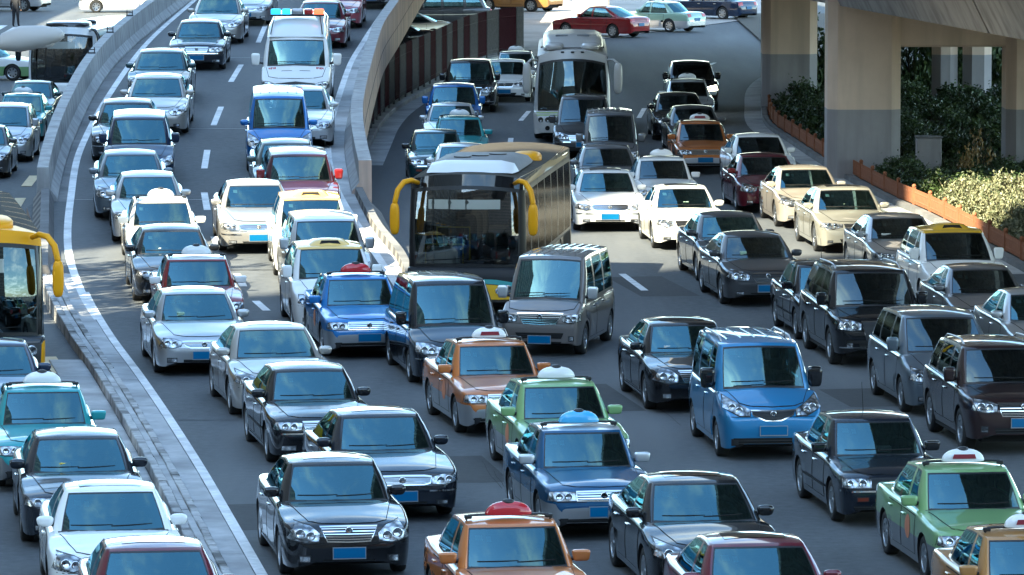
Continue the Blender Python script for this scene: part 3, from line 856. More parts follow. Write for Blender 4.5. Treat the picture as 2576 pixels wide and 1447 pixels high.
    if P.get('antenna'):
        l, x = P['antenna']; h = cast(cvh, 'top', x, l - L/2, 0)
        mb = MB(); mb.tube([(h.x, h.y, h.z - .01), (h.x, h.y + .12, h.z + .42)], [.007, .003], 5)
        add('antenna', mb.mesh('antenna', mats_for(['gap'])), ['gap'], opt='antenna')
    if P.get('taxi'):
        s, b, p, r = sign_meshes(); l = P['taxi']; z = roof_z(P, l, 0)
        k = add('taxi_sign', s, ['sign'], (0, l - L/2, z + .06), opt='sign')
        add('sign_button', b, ['black'], par=k, opt='sign'); add('sign_panel', p, ['signpanel'], par=k, opt='panel'); 
        rb = add('roof_bar', r, ['black'], (0, l - L/2, z + .035), opt='sign')
    for x, z, w_ in P.get('stickers', [(-.46, .20, .09), (-.34, .21, .06)]):
        v, f = patch_grid(cvh, 'front', [(x-w_/2, c['zr']-z+.03), (x+w_/2, c['zr']-z+.03)], [(x-w_/2, c['zr']-z-.03), (x+w_/2, c['zr']-z-.03)], 3, 3, -.006)
        add('sticker', mesh_from('sticker', v, f, True, mats_for(['sticker'])), ['sticker'])
    if P.get('taxi'):
        for sd in ('right', 'left'):
            l0 = P['doors'][0][0] + .45 - L/2; vs, fs = [], []
            vs.append(cast(bvh, sd, l0, .63, .011)); n_ = 16
            for j in range(n_): vs.append(cast(bvh, sd, l0 + .17*math.cos(2*math.pi*j/n_), .63 + .17*math.sin(2*math.pi*j/n_), .011))
            add('door_emblem', mesh_from('door_emblem', vs, [(0, 1+j, 1+(j+1) % n_) for j in range(n_)], True, mats_for(['emblem'])), ['emblem'], opt='emblem')
    if P.get('extra'): P['extra'](md, add, bvh, cvh)
    # pixel anchor: centre of the windshield's lower edge
    l = c['wsb']; v = c.get('v0', .04) + .05
    z0 = float(pchip(P['top'], l)) - .03
    md.anchor = Vector((0, l + (c['wst'] - l) * v - L/2, z0 + (roof_z(P, c['wst'], 0) - z0) * v))
    return md
M['roofdark'] = plain('sunroof_glass', (.012, .013, .015), .05, 0.0, Coat_Weight=1.0)
def mirror_flip(me):
    k = me.name + '_flip'
    if k in _shared: return _shared[k]
    m2 = me.copy(); m2.name = 'mirror'
    m2.transform(Matrix.Scale(-1, 4, (1, 0, 0))); m2.flip_normals(); _shared[k] = m2
    return m2

def spawn(md, name, label, cat, loc, rz, cols, group=None, pitch=0.0, opts=(), skip=()):
    """cols: role -> material"""
    root = empty(name, loc, rz); root.rotation_euler = (pitch, 0, rz) if pitch == 0 else (Matrix.Rotation(rz, 3, 'Z') @ Matrix.Rotation(pitch, 3, 'X')).to_euler()
    tag(root, label, cat, group)
    objs = []
    for p in md.parts:
        if (p['opt'] and p['opt'] not in opts) or p['name'] in skip: objs.append(None); continue
        if p['par'] is not None and objs[p['par']] is None: objs.append(None); continue
        o = bpy.data.objects.new(p['name'], p['me']); C.objects.link(o)
        o.parent = root if p['par'] is None else objs[p['par']]
        o.location = p['loc']; o.rotation_euler = p['rot']
        for i, r in enumerate(p['roles']):
            if r in ROLE_OBJ and r in cols:
                s = o.material_slots[i]; s.link = 'OBJECT'; s.material = cols[r]
        objs.append(o)
    root['_n'] = len(objs)
    del root['_n']
    return root, objs
# ------------------------------------------------------------------ vehicle shapes
def sedan(L=4.8, hw=.90, H=1.46, fo=.95, wb=2.75, Rw=.325, nose=.70, hood=.95, belt=.965, deck=1.03, wsb=1.22, wst=1.98, rt=3.30, rb=4.05, box=0.0, **kw):
    deck -= .045; rb += .10
    P = dict(L=L, hw=hw, fo=fo, wb=wb, R=Rw)
    n = nose
    P['top'] = [(0, .50), (.014, .56), (.04, n - .06), (.075, n), (.13, n + .045), (.28, n + .10), (.65, .5*(n+.1)+.5*hood - .01), (wsb, hood), (wsb + .5, belt), (rb - .6, belt + .02), (rb, deck), (L - .35, deck - .005), (L - .14, deck - .05), (L - .05, deck - .16), (L - .015, .70), (L, .60)]
    P['bot'] = [(0, .275), (.014, .24), (.04, .215), (.10, .195), (.3, .19), (L-.35, .20), (L-.12, .22), (L-.03, .26), (L, .32)]
    b = box
    P['plan'] = [(0, .62+.16*b), (.014, .72+.12*b), (.04, .80+.09*b), (.08, .86+.07*b), (.15, .915+.045*b), (.3, .965+.02*b), (.6, .99), (1.0, 1), (L-1.1, 1), (L-.5, .965+.02*b), (L-.2, .90+.05*b), (L-.07, .83+.08*b), (L-.02, .74+.1*b), (L, .62+.15*b)]
    P['cab'] = dict(wsb=wsb, wsb_c=wsb+.30-.1*b, wst=wst, wst_c=wst+.13-.03*b, wfb=.81*hw, wft=.645*hw, wbw=.885*hw, wtw=.67*hw, rt=rt, rt_c=rt-.10, rb=rb, rb_c=rb-.22, zr=H, cf=.05, cr=.06, lp=wst+.55,
        win=[('sw0', wsb+.52, 2.42*L/4.8, wst+.24, 2.42*L/4.8), ('sw1', 2.42*L/4.8+.09, rb-.50, 2.42*L/4.8+.09, rt-.16)])
    P['hood'] = (.15, wsb - .05, .60 + .1*b, .80)
    P['doors'] = [(wsb + .20, 2.44*L/4.8), (2.44*L/4.8 + .05, fo + wb - .32)]
    P['mirror'] = ('car', .10, .30, .06)
    P['hl'] = ([(.44, .66), (.60, .715), (.84, .745)], [(.46, .57), (.62, .555), (.92, .60)])
    P['bulbs'] = [(.60, .635, .045), (.72, .650, .05)]
    P['grille'] = ([(0, .685), (.33, .68)], [(0, .555), (.27, .56)], 5)
    P['intake'] = ([(0, .315), (.42, .315)], [(0, .235), (.36, .235)])
    P['fog'] = [(.66, .31, .13, .06, 'lamp')]
    P['plate_z'] = .41
    P['tail'] = ([(.50, .90), (.84, .89)], [(.52, .74), (.84, .73)])
    P['rplate'] = .62
    P.update(kw)
    if P.get('chrome_handle'): P['cab']['chrome'] = 1
    return P
MODELS = {}
def widen(P):
    if 'grille' in P and 'hl' in P and not P.get('keep_grille'):
        inner = min(p[0] for p in P['hl'][0] + P['hl'][1]); u, l, n = P['grille'][:3]
        k = min(1.42, (inner - .015) / max(p[0] for p in u))
        if k > 1: P['grille'] = ([(x*k, z) for x, z in u], [(x*k, z) for x, z in l], n)
    return P
def model(k):
    if k not in MODELS: MODELS[k] = make_model(widen(SPEC[k]()))
    return MODELS[k]

def sp_crown():
    return sedan(4.86, .90, 1.47, .93, 2.85, .325, .73, .96, .97, 1.04, 1.25, 1.98, 3.35, 4.15,
        hl=([(.45, .665), (.58, .76), (.80, .80)], [(.47, .565), (.66, .545), (.94, .60)]), bulbs=[(.59, .635, .052), (.75, .665, .058)],
        grille=([(0, .745), (.32, .74)], [(0, .555), (.24, .565)], 5), fog=[(.68, .32, .13, .075, 'lamp')], sunroof=(2.2, 2.75, .40),
        chrome_handle=1, sill_chrome=1, plate_z=.40, intake=([(0, .31), (.40, .31)], [(0, .25), (.40, .25)]))
def sp_regal():
    return sedan(4.86, .91, 1.45, .96, 2.77, .32, .70, .93, .955, 1.01, 1.30, 2.08, 3.30, 4.20,
        hl=([(.50, .665), (.66, .70), (.90, .71)], [(.50, .575), (.68, .565), (.95, .60)]), bulbs=[(.64, .63, .042), (.78, .64, .042)],
        grille=([(0, .685), (.36, .68), (.44, .665)], [(0, .575), (.34, .575), (.42, .60)], 6), fog=[(.66, .30, .15, .05, 'lamp')], slat_w=.30,
        bumper_strip=(.475, .45, .93, 'chrome'), sunroof=(2.3, 2.8, .40), plate_z=.40, chrome_handle=1)
def sp_old():     # squarish older executive saloon
    return sedan(4.87, .88, 1.45, .92, 2.78, .32, .735, .955, .965, 1.04, 1.28, 1.98, 3.35, 4.05, .55,
        hl=([(.42, .71), (.62, .725), (.92, .725)], [(.44, .61), (.64, .60), (.94, .615)]), bulbs=[(.58, .66, .045), (.74, .665, .045)],
        grille=([(0, .725), (.33, .72)], [(0, .60), (.28, .605)], 5), fog=[(.68, .32, .22, .065, 'lamp')], bumper_strip=(.545, 0, .95, 'chrome'),
        strip=.50, chrome_handle=1, sill_chrome=1, plate_z=.42)
def sp_swept():   # rounded arching roof
    return sedan(4.84, .92, 1.47, .98, 2.82, .335, .72, .97, .975, 1.05, 1.15, 2.05, 3.25, 4.35,
        hl=([(.44, .68), (.62, .76), (.90, .83)], [(.50, .60), (.66, .585), (.95, .66)]), bulbs=[(.62, .66, .045), (.76, .69, .05)],
        grille=([(0, .70), (.30, .69)], [(0, .56), (.22, .565)], 6), fog=[(.66, .31, .13, .06, 'lamp')], sunroof=(2.3, 2.85, .40), slat_w=.25, chrome_handle=1)
def sp_mid():     # silver family saloon
    return sedan(4.73, .90, 1.46, .94, 2.75, .32, .69, .94, .965, 1.05, 1.15, 1.95, 3.2, 4.1, .1,
        hl=([(.46, .655), (.62, .70), (.84, .715)], [(.50, .575), (.64, .555), (.92, .575)]), bulbs=[(.62, .625, .045), (.77, .635, .045)],
        grille=([(0, .66), (.40, .655), (.46, .64)], [(0, .555), (.30, .56), (.38, .59)], 6), fog=[(.68, .32, .16, .07, 'lamp')], slat_w=.28, sunroof=(2.2, 2.7, .40),
        intake=([(0, .33), (.44, .33)], [(0, .26), (.44, .26)]))
def sp_audi():
    return sedan(4.92, .905, 1.45, .99, 2.84, .33, .71, .955, .97, 1.04, 1.22, 2.02, 3.3, 4.25, .1,
        hl=([(.42, .70), (.62, .72), (.90, .73)], [(.42, .62), (.64, .60), (.94, .63)]), bulbs=[(.58, .66, .045), (.74, .67, .045)],
        grille=([(0, .72), (.30, .715)], [(0, .36), (.24, .38)], 7), slat='black', plate_z=.47, fog=[(.68, .31, .17, .06, 'lamp')], chrome_handle=1,
        intake=([(.0, .28), (.4, .28)], [(0, .24), (.4, .24)]))
def sp_merc():    # twin round eyes
    return sedan(4.70, .89, 1.45, .88, 2.78, .325, .70, .95, .965, 1.04, 1.18, 1.98, 3.2, 4.1,
        hl=([(.48, .70), (.66, .73), (.88, .74)], [(.52, .60), (.68, .575), (.93, .63)]), bulbs=[(.60, .655, .055), (.77, .665, .06)],
        grille=([(0, .70), (.30, .695)], [(0, .56), (.25, .565)], 4), fog=[(.66, .30, .16, .05, 'lamp')], sunroof=(2.2, 2.7, .40))
def sp_bmw():
    return sedan(5.03, .95, 1.48, .90, 2.99, .35, .71, .965, .975, 1.05, 1.30, 2.10, 3.45, 4.35,
        hl=([(.38, .71), (.60, .73), (.90, .735)], [(.40, .635), (.62, .60), (.92, .64)]), bulbs=[(.56, .665, .048), (.72, .675, .048)],
        grille=([(0, .70), (.24, .695)], [(0, .58), (.20, .585)], 0), fog=[(.70, .30, .10, .04, 'lamp')], sunroof=(2.35, 2.85, .42), rim='alloy10',
        intake=([(0, .36), (.46, .36)], [(0, .25), (.40, .25)]))
def sp_lexus():
    return sedan(4.83, .91, 1.45, .97, 2.78, .33, .72, .955, .97, 1.05, 1.15, 2.0, 3.22, 4.2,
        hl=([(.42, .68), (.60, .755), (.86, .80)], [(.46, .585), (.66, .57), (.95, .64)]), bulbs=[(.60, .65, .05), (.75, .675, .052)],
        grille=([(0, .72), (.36, .71)], [(0, .53), (.24, .545)], 6), slat='darkchrome', fog=[(.66, .31, .15, .05, 'lamp')], chrome_handle=1)
def sp_accord():
    return sedan(4.81, .91, 1.46, .95, 2.74, .32, .71, .95, .965, 1.05, 1.12, 1.98, 3.15, 4.1,
        hl=([(.46, .69), (.66, .755), (.88, .785)], [(.50, .60), (.66, .565), (.95, .60)]), bulbs=[(.63, .65, .045), (.77, .665, .05)],
        grille=([(0, .70), (.38, .695)], [(0, .58), (.32, .59)], 3), fog=[(.68, .31, .13, .06, 'lamp')], sunroof=(2.15, 2.65, .42))
def santana(**kw):
    P = sedan(4.68, .85, 1.46, .93, 2.656, .315, .725, .935, .945, 1.03, 1.27, 1.90, 3.30, 3.85, .75,
        hl=([(.48, .71), (.66, .72), (.93, .72)], [(.48, .60), (.66, .595), (.95, .60)]), bulbs=[(.62, .66, .042), (.78, .66, .042)],
        grille=([(0, .715), (.45, .71)], [(0, .60), (.45, .605)], 3), slat_w=.5, fog=[(.70, .30, .09, .07, 'black')],
        intake=([(.0, .335), (.80, .335)], [(0, .265), (.74, .265)]), plate_z=.435, zsplit=.56, taxi=2.25, tw=.195, mirror=('box', .12, .26, .07))
    P['cab'].update(cw=.035, bs=.018, bf=.02, chrome=0, wtw=.70*.85, wft=.685*.85)
    P.update(kw); return P
def sp_santana(): return santana()
def sp_santana_old():
    return santana(taxi=None, zsplit=.40, hl=([(.46, .72), (.66, .725), (.95, .725)], [(.46, .605), (.66, .60), (.95, .60)]), bulbs=[(.62, .665, .05), (.84, .665, .04)],
        grille=([(0, .72), (.44, .715)], [(0, .605), (.44, .61)], 6), slat='black', grille_frame='black', bumper_strip=(.545, 0, .97, 'chrome'), strip=.47, fog=[(.62, .43, .16, .05, 'amberdark')], antenna=(2.75, 0), rim='alloy7', chrome_handle=1)
def suv(L=4.6, hw=.92, H=1.70, **kw):
    P = dict(L=L, hw=hw, fo=.92, wb=2.66*L/4.6, R=.36, tw=.235)
    wsb = 1.12; wst = 1.78; rt = L - .62; rb = L - .22
    P['top'] = [(0, .58), (.014, .66), (.04, .78), (.08, .87), (.14, .93), (.3, .99), (.7, 1.04), (wsb, 1.09), (wsb+.5, 1.09), (rb-.4, 1.14), (rb, 1.13), (L-.12, 1.08), (L-.05, .95), (L-.015, .78), (L, .66)]
    P['bot'] = [(0, .35), (.014, .32), (.04, .295), (.1, .275), (.3, .27), (L-.3, .28), (L-.1, .30), (L-.02, .36), (L, .42)]
    P['plan'] = [(0, .66), (.014, .76), (.04, .84), (.08, .89), (.15, .935), (.3, .97), (.6, .995), (1, 1), (L-.9, 1), (L-.4, .97), (L-.15, .92), (L-.05, .86), (L-.01, .78), (L, .70)]
    P['cab'] = dict(wsb=wsb, wsb_c=wsb+.26, wst=wst, wst_c=wst+.10, wfb=.82*hw, wft=.70*hw, wbw=.90*hw, wtw=.725*hw, rt=rt, rt_c=rt-.06, rb=rb, rb_c=rb-.14, zr=H, cf=.05, cr=.07, lp=wst+.7, wrb=.80*hw,
        win=[('sw0', wsb+.48, 2.28*L/4.6, wst+.22, 2.28*L/4.6), ('sw1', 2.28*L/4.6+.09, 3.25*L/4.6, 2.28*L/4.6+.09, 3.2*L/4.6), ('sw2', 3.25*L/4.6+.09, rb-.35, 3.2*L/4.6+.09, rt-.22)])
    P['hood'] = (.16, wsb-.05, .64, .80); P['doors'] = [(wsb+.18, 2.32*L/4.6), (2.32*L/4.6+.05, .92+P['wb']-.36)]
    P['mirror'] = ('tall', .11, .28, .10); P['wide_z'] = .75; P['door_z'] = .40; P['zsplit'] = .50
    P['hl'] = ([(.48, .85), (.66, .90), (.88, .93)], [(.50, .735), (.68, .72), (.94, .76)]); P['bulbs'] = [(.63, .80, .05), (.78, .815, .055)]
    P['grille'] = ([(0, .86), (.38, .855)], [(0, .66), (.32, .67)], 4); P['intake'] = ([(0, .47), (.55, .47)], [(0, .34), (.50, .34)])
    P['fog'] = [(.72, .45, .10, .09, 'lamp')]; P['plate_z'] = .55; P['rails'] = 1; P['seat_up'] = .05; P['zsplit'] = .44
    P['tail'] = ([(.72, 1.05), (.90, 1.05)], [(.72, .80), (.90, .80)]); P['rplate'] = .80
    P.update(kw); return P
def sp_suv(): return suv(chrome_handle=0)
def sp_bigsuv():
    return suv(5.05, .97, 1.79, grille=([(0, .88), (.34, .875)], [(0, .42), (.26, .43)], 5), slat='black', sill_chrome=1, chrome_handle=1,
        bumper_strip=(.40, .40, .90, 'chrome'), rim='alloy10', intake2=([(.36, .54), (.80, .54)], [(.36, .47), (.80, .47)]), plate_z=.62)
def mpv(L=4.75, hw=.90, H=1.68, **kw):
    P = suv(L, hw, H); wsb = .92; wst = 1.85; rt = L-.65; rb = L-.20
    P.update(fo=.92, wb=2.78*L/4.75, R=.32, tw=.205)
    P['top'] = [(0, .52), (.014, .58), (.04, .68), (.08, .75), (.14, .81), (.3, .88), (.6, .97), (wsb, 1.06), (wsb+.5, 1.04), (rb-.4, 1.08), (rb, 1.07), (L-.12, 1.02), (L-.05, .90), (L-.015, .70), (L, .60)]
    P['bot'] = [(0, .28), (.014, .245), (.04, .22), (.1, .20), (.3, .19), (L-.3, .20), (L-.1, .22), (L-.02, .28), (L, .36)]
    P['cab'].update(wsb=wsb, wsb_c=wsb+.32, wst=wst, wst_c=wst+.12, rt=rt, rt_c=rt-.06, rb=rb, rb_c=rb-.14, zr=H, lp=wst+.6,
        win=[('sw0', wsb+.55, 2.35*L/4.75, wst+.22, 2.35*L/4.75), ('sw1', 2.35*L/4.75+.09, 3.4*L/4.75, 2.35*L/4.75+.09, 3.35*L/4.75), ('sw2', 3.4*L/4.75+.09, rb-.30, 3.35*L/4.75+.09, rt-.2)])
    P['hood'] = (.14, wsb-.05, .62, .80); P['doors'] = [(wsb+.30, 2.38*L/4.75), (2.38*L/4.75+.05, .92+P['wb']-.34)]
    P['hl'] = ([(.48, .72), (.66, .79), (.90, .85)], [(.50, .62), (.68, .60), (.94, .66)]); P['bulbs'] = [(.64, .68, .05), (.78, .70, .05)]
    P['grille'] = ([(0, .72), (.36, .715)], [(0, .60), (.32, .605)], 4); P['intake'] = ([(0, .38), (.5, .38)], [(0, .26), (.46, .26)])
    P['fog'] = [(.72, .32, .13, .06, 'lamp')]; P['plate_z'] = .46; P['door_z'] = .30; P['wide_z'] = .66; P['zsplit'] = .42; P['seat_up'] = 0
    P['tail'] = ([(.72, .98), (.90, .98)], [(.72, .76), (.90, .76)]); P['rplate'] = .72
    P['sunroof'] = (2.15, 2.6, .42)
    P.update(kw); return P
def sp_mpv(): return mpv()
def sp_gl8():
    return mpv(5.1, .93, 1.86, rails=0, hl=([(.50, .74), (.66, .80), (.92, .82)], [(.50, .64), (.68, .62), (.95, .66)]), mirror=('tall', .13, .34, .10), antenna=None, bumper_strip=(.53, .42, .94, 'chrome'), rim='alloy7')
def taxi_hood(md, add, bvh, cvh):
    P = md.P; c = P['cab']; L = P['L']; l0 = c['wst'] + .12
    vs, fs = [], []
    sec = [(-.44, 0), (-.30, .085), (-.18, .10), (0, .105), (.18, .10), (.30, .085), (.44, 0)]
    ys = [(l0, .1), (l0+.10, .8), (l0+.30, 1.0), (l0+.75, .7), (l0+1.2, .05)]
    for l, k in ys:
        for x, z in sec:
            h = cast(cvh, 'top', x, l - L/2, 0); vs.append((x, h.y, h.z - .012 + z * k))
    n = len(sec)
    fs = [(r*n+i, r*n+i+1, (r+1)*n+i+1, (r+1)*n+i) for r in range(len(ys)-1) for i in range(n-1)]
    me = mesh_from('roof_fairing', vs, fs, True, mats_for(['roofpaint'])); clean(me)
    k = add('roof_fairing', me, ['roofpaint'])
    mb = MB(); h = cast(cvh, 'top', 0, l0 + .04 - L/2, 0)
    mb.add([(-.22, h.y-.01, h.z+.012), (.22, h.y-.01, h.z+.012), (.17, h.y+.05, h.z+.085), (-.17, h.y+.05, h.z+.085)], [(0, 1, 2, 3)])
    add('display_panel', mb.mesh('display_panel', mats_for(['gap'])), ['gap'], par=k)
def sp_touran():
    P = mpv(4.41, .90, 1.66, sunroof=None, rails=0, extra=taxi_hood, hl=([(.54, .75), (.70, .80), (.88, .80)], [(.54, .64), (.70, .61), (.90, .66)]), bulbs=[(.70, .70, .062), (.82, .705, .045)])
    P['cab']['rooftone'] = 1; return P
def sp_hatch():
    P = mpv(4.05, .86, 1.60, rails=0, sunroof=None, hl=([(.48, .74), (.68, .84), (.92, .93)], [(.52, .65), (.70, .63), (.95, .72)]), bulbs=[(.66, .70, .05), (.80, .75, .05)],
        grille=([(0, .66), (.32, .655)], [(0, .60), (.30, .605)], 2), grille_frame='black', slat='black', ribs=(5, 2.1, 3.2))
    P['cab']['win'] = P['cab']['win'][:2]; P['cab']['win'][1] = ('sw1', 2.09, 3.35, 2.09, 3.15); return P
def sp_nv200():
    P = mpv(4.40, .85, 1.84, antenna=(2.0, .5), ribs=(5, 2.0, 3.6), sunroof=None, hl=([(.44, .83), (.62, .90), (.90, 1.02)], [(.46, .74), (.66, .74), (.95, .86)]), bulbs=[(.66, .82, .045), (.78, .86, .05)],
        grille=([(0, .80), (.42, .81)], [(0, .66), (.16, .67), (.38, .76)], 3), slat='black', plate_z=.50, intake=([(0, .38), (.78, .38)], [(0, .25), (.74, .25)]), fog=[(.74, .31, .10, .09, 'black')], mirror=('van', .12, .30, .14), bumper_strip=None)
    wsb = .80; wst = 1.55; L = 4.4
    P['top'] = [(0, .52), (.014, .60), (.04, .72), (.08, .80), (.14, .86), (.3, .95), (.55, 1.05), (wsb, 1.12), (wsb+.5, 1.08), (3.8, 1.10), (4.2, 1.10), (L-.10, 1.05), (L-.04, .92), (L-.012, .70), (L, .60)]
    c = P['cab']; c.update(wsb=wsb, wsb_c=wsb+.26, wst=wst, wst_c=wst+.09, zr=1.84, rt=4.12, rt_c=4.10, rb=4.28, rb_c=4.24, wft=.74*.85, wtw=.77*.85, wfb=.84*.85, wbw=.92*.85, lp=2.4, cr=.03, wrb=.84*.85, wrt=.74*.85,
        win=[('sw0', wsb+.50, 2.05, wst+.20, 2.05), ('sw1', 2.15, 3.1, 2.15, 3.1), ('sw2', 3.19, 4.0, 3.19, 3.95)])
    P['hood'] = (.16, wsb-.06, .62, .82); P['doors'] = [(wsb+.24, 2.08), (2.13, 3.05)]; P['fo'] = .80; P['wb'] = 2.725; P['R'] = .31; P['van'] = 1; P['door_top'] = .09
    return P
def sp_tallhatch():
    P = sp_nv200(); P.update(ribs=(5, 2.0, 3.4), rails=0, antenna=None, hw=.86, mirror=('car', .11, .30, .10), plate_z=.42, hl=([(.52, .80), (.70, .92), (.93, 1.0)], [(.55, .70), (.72, .66), (.95, .76)]), bulbs=[(.70, .76, .055), (.82, .82, .05)],
        grille=([(0, .62), (.34, .615)], [(0, .57), (.32, .575)], 1), grille_frame='black', fog=[(.74, .34, .10, .06, 'lamp')])
    P['cab'] = dict(P['cab']); P['cab'].update(zr=1.93, cf=.07); return P
def sp_micro():
    P = sp_nv200(); L = 4.1
    P.update(L=L, hw=.80, fo=.70, wb=2.70, R=.31, ribs=(7, 1.3, 3.7), rails=0, antenna=None, hl=([(.56, .80), (.76, .82), (.97, .83)], [(.58, .69), (.76, .67), (.97, .69)]), bulbs=[(.72, .745, .04), (.85, .75, .045)],
        grille=([(0, .835), (.56, .83)], [(0, .64), (.40, .66)], 4), slat='chrome', slat_w=.42, plate_z=.34, intake=([(0, .47), (.60, .47)], [(0, .36), (.54, .36)]), fog=[(.78, .36, .08, .08, 'lamp')], intake2=([(0, .30), (.55, .30)], [(0, .26), (.52, .26)]))
    wsb = .55; wst = 1.15
    P['top'] = [(0, .56), (.014, .66), (.04, .80), (.08, .87), (.14, .91), (.3, .985), (wsb, 1.08), (wsb+.4, 1.04), (3.5, 1.06), (3.9, 1.06), (L-.10, 1.02), (L-.04, .92), (L-.012, .72), (L, .62)]
    P['bot'] = [(0, .27), (.014, .25), (.04, .235), (.1, .22), (.3, .22), (L-.3, .23), (L-.1, .25), (L-.02, .30), (L, .36)]
    k = P['plan']; P['plan'] = [(0, .80), (.014, .87), (.04, .915), (.08, .945), (.15, .965), (.3, .985), (.6, 1), (1, 1), (L-.9, 1), (L-.4, .985), (L-.15, .96), (L-.05, .92), (L-.01, .86), (L, .78)]
    c = P['cab']; c.update(wsb=wsb, wsb_c=wsb+.14, wst=wst, wst_c=wst+.06, zr=1.93, rt=3.85, rt_c=3.84, rb=4.0, rb_c=3.98, wft=.78*.80, wtw=.82*.80, wfb=.88*.80, wbw=.95*.80, lp=2.2, wrb=.86*.80, wrt=.78*.80, bf=.02,
        win=[('sw0', wsb+.34, 1.75, wst+.16, 1.75), ('sw1', 1.84, 2.75, 1.84, 2.75), ('sw2', 2.84, 3.75, 2.84, 3.72)])
    P['hood'] = (.10, wsb-.05, .80, .88); P['doors'] = [(wsb+.14, 1.78), (1.83, 2.72)]; P['mirror'] = ('tall', .14, .16, .12)
    return P
def sp_iveco():
    P = sp_micro(); L = 5.99
    P.update(L=L, hw=1.0, fo=.98, wb=3.3, R=.36, tw=.225, ribs=None, hl=([(.56, .80), (.74, .86), (.94, .87)], [(.58, .66), (.76, .65), (.96, .70)]), bulbs=[(.70, .77, .05), (.84, .78, .055)],
        grille=([(0, .86), (.56, .80)], [(0, .74), (.50, .66)], 2), slat='black', grille_frame='black', plate_z=.47, intake=([(0, .40), (.6, .40)], [(0, .32), (.56, .32)]), fog=[], mirror=('van', .22, .16, .16), extra=iveco_extra)
    P.pop('intake2')
    wsb = .82; wst = 1.35
    P['top'] = [(0, .56), (.014, .66), (.04, .80), (.08, .90), (.14, .96), (.3, 1.04), (.6, 1.17), (wsb, 1.27), (wsb+.4, 1.25), (4.8, 1.25), (5.6, 1.25), (L-.10, 1.22), (L-.04, 1.0), (L-.012, .78), (L, .66)]
    P['bot'] = [(0, .42), (.014, .36), (.04, .32), (.1, .30), (.3, .30), (L-.3, .30), (L-.1, .34), (L-.02, .42), (L, .48)]
    P['plan'] = [(0, .78), (.014, .84), (.04, .89), (.08, .92), (.15, .945), (.3, .965), (.7, .985), (1.2, 1), (L-.9, 1), (L-.4, .99), (L-.15, .97), (L-.05, .94), (L-.01, .9), (L, .82)]
    c = P['cab']; c.update(wsb=wsb, wsb_c=wsb+.16, wst=wst, wst_c=wst+.08, zr=2.10, rt=5.85, rt_c=5.85, rb=5.92, rb_c=5.9, wft=.80, wtw=.84, wfb=.87, wbw=.95, lp=2.0, cf=.04, cr=.02, wrb=.9, wrt=.8, v1=.86,
        win=[('sw0', wsb+.36, 2.0, wst+.16, 2.0), ('sw1', 2.15, 3.2, 2.15, 3.2), ('sw2', 3.3, 4.4, 3.3, 4.4), ('sw3', 4.5, 5.7, 4.5, 5.7)])
    P['hood'] = (.14, wsb-.06, .76, .86); P['doors'] = [(wsb+.2, 2.05), (2.1, 3.2)]; P['zsplit'] = .56; P['wide_z'] = .85; P['tuck'] = (.02, .03); P['seat_up'] = .1
    P['seats'] = [(1.9, .45), (1.9, -.45)]; P['benches'] = [3.0, 4.2]
    return P
def iveco_extra(md, add, bvh, cvh):
    L = md.P['L']; me = []
    # high roof cap with a sloping front
    sec = [(-.86, 0), (-.82, .26), (-.70, .42), (-.40, .47), (0, .485), (.40, .47), (.70, .42), (.82, .26), (.86, 0)]
    ys = [(1.32, .02, .90), (1.42, .18, .93), (1.75, .55, .97), (2.15, .90, 1.0), (2.6, 1.0, 1.0), (5.5, 1.0, 1.0), (5.8, .94, .99), (5.93, .55, .97), (5.96, .05, .95)]
    vs = []
    for l, k, s in ys: vs += [(x*s, l - L/2, 2.045 + z*k) for x, z in sec]
    n = len(sec); fs = [(r*n+i, r*n+i+1, (r+1)*n+i+1, (r+1)*n+i) for r in range(len(ys)-1) for i in range(n-1)]
    rc = add('raised_roof', clean(mesh_from('raised_roof', vs, fs, True, mats_for(['roofpaint']))), ['roofpaint'])
    for s in (-1, 1):
        mb = MB(); mb.tube([(s*.74, 1.40-L/2, 2.13), (s*.70, 1.75-L/2, 2.36), (s*.66, 2.15-L/2, 2.53), (s*.64, 2.5-L/2, 2.58)], .016, 6)
        add('lamp_bracket', mb.mesh('lamp_bracket', mats_for(['black'])), ['black'], par=rc)
    mb = MB(); mb.box((0, 2.3-L/2, 2.60), (1.56, .30, .05), bev=.015); lb = add('light_bar', mb.mesh('light_bar', mats_for(['black'])), ['black'])
    for x, w, mt in ((-.62, .30, 'beacon_blue'), (-.32, .26, 'beacon_blue'), (0, .36, 'galv'), (.32, .26, 'redlens'), (.62, .30, 'beacon_red')):
        mb = MB(); v, f = blob(w/2, .14, .085, 5); mb.add([(p[0]+x, p[1]+2.3-L/2, p[2]+2.70) for p in v], f)
        add('beacon', mb.mesh('beacon', mats_for([mt]), True), [mt], par=lb)
    for s in (-1, 1):
        v, f = patch_grid(bvh, 'top', [(s*.10, .52-L/2), (s*.42, .52-L/2)], [(s*.12, .545-L/2), (s*.40, .545-L/2)], 5, 2, .012)
        add('vent_slot', mesh_from('vent_slot', v, f, True, mats_for(['gap'])), ['gap'])
        for k in range(4):
            x = s*(.60 + .055*k)
            v, f = patch_grid(bvh, 'top', [(x-.022, .66+.03*(k % 2)-L/2), (x+.026, .64-L/2)], [(x-.016, .735-L/2), (x+.02, .745-.02*(k % 2)-L/2)], 3, 3, .011)
            add('lettering', mesh_from('lettering', v, f, True, mats_for(['redlens'])), ['redlens'])
M['darkchrome'] = plain('dark_chrome', (.30, .31, .32), .2, 1.0)
M['amberdark'] = plain('dark_amber_lens', (.16, .03, .015), .3)

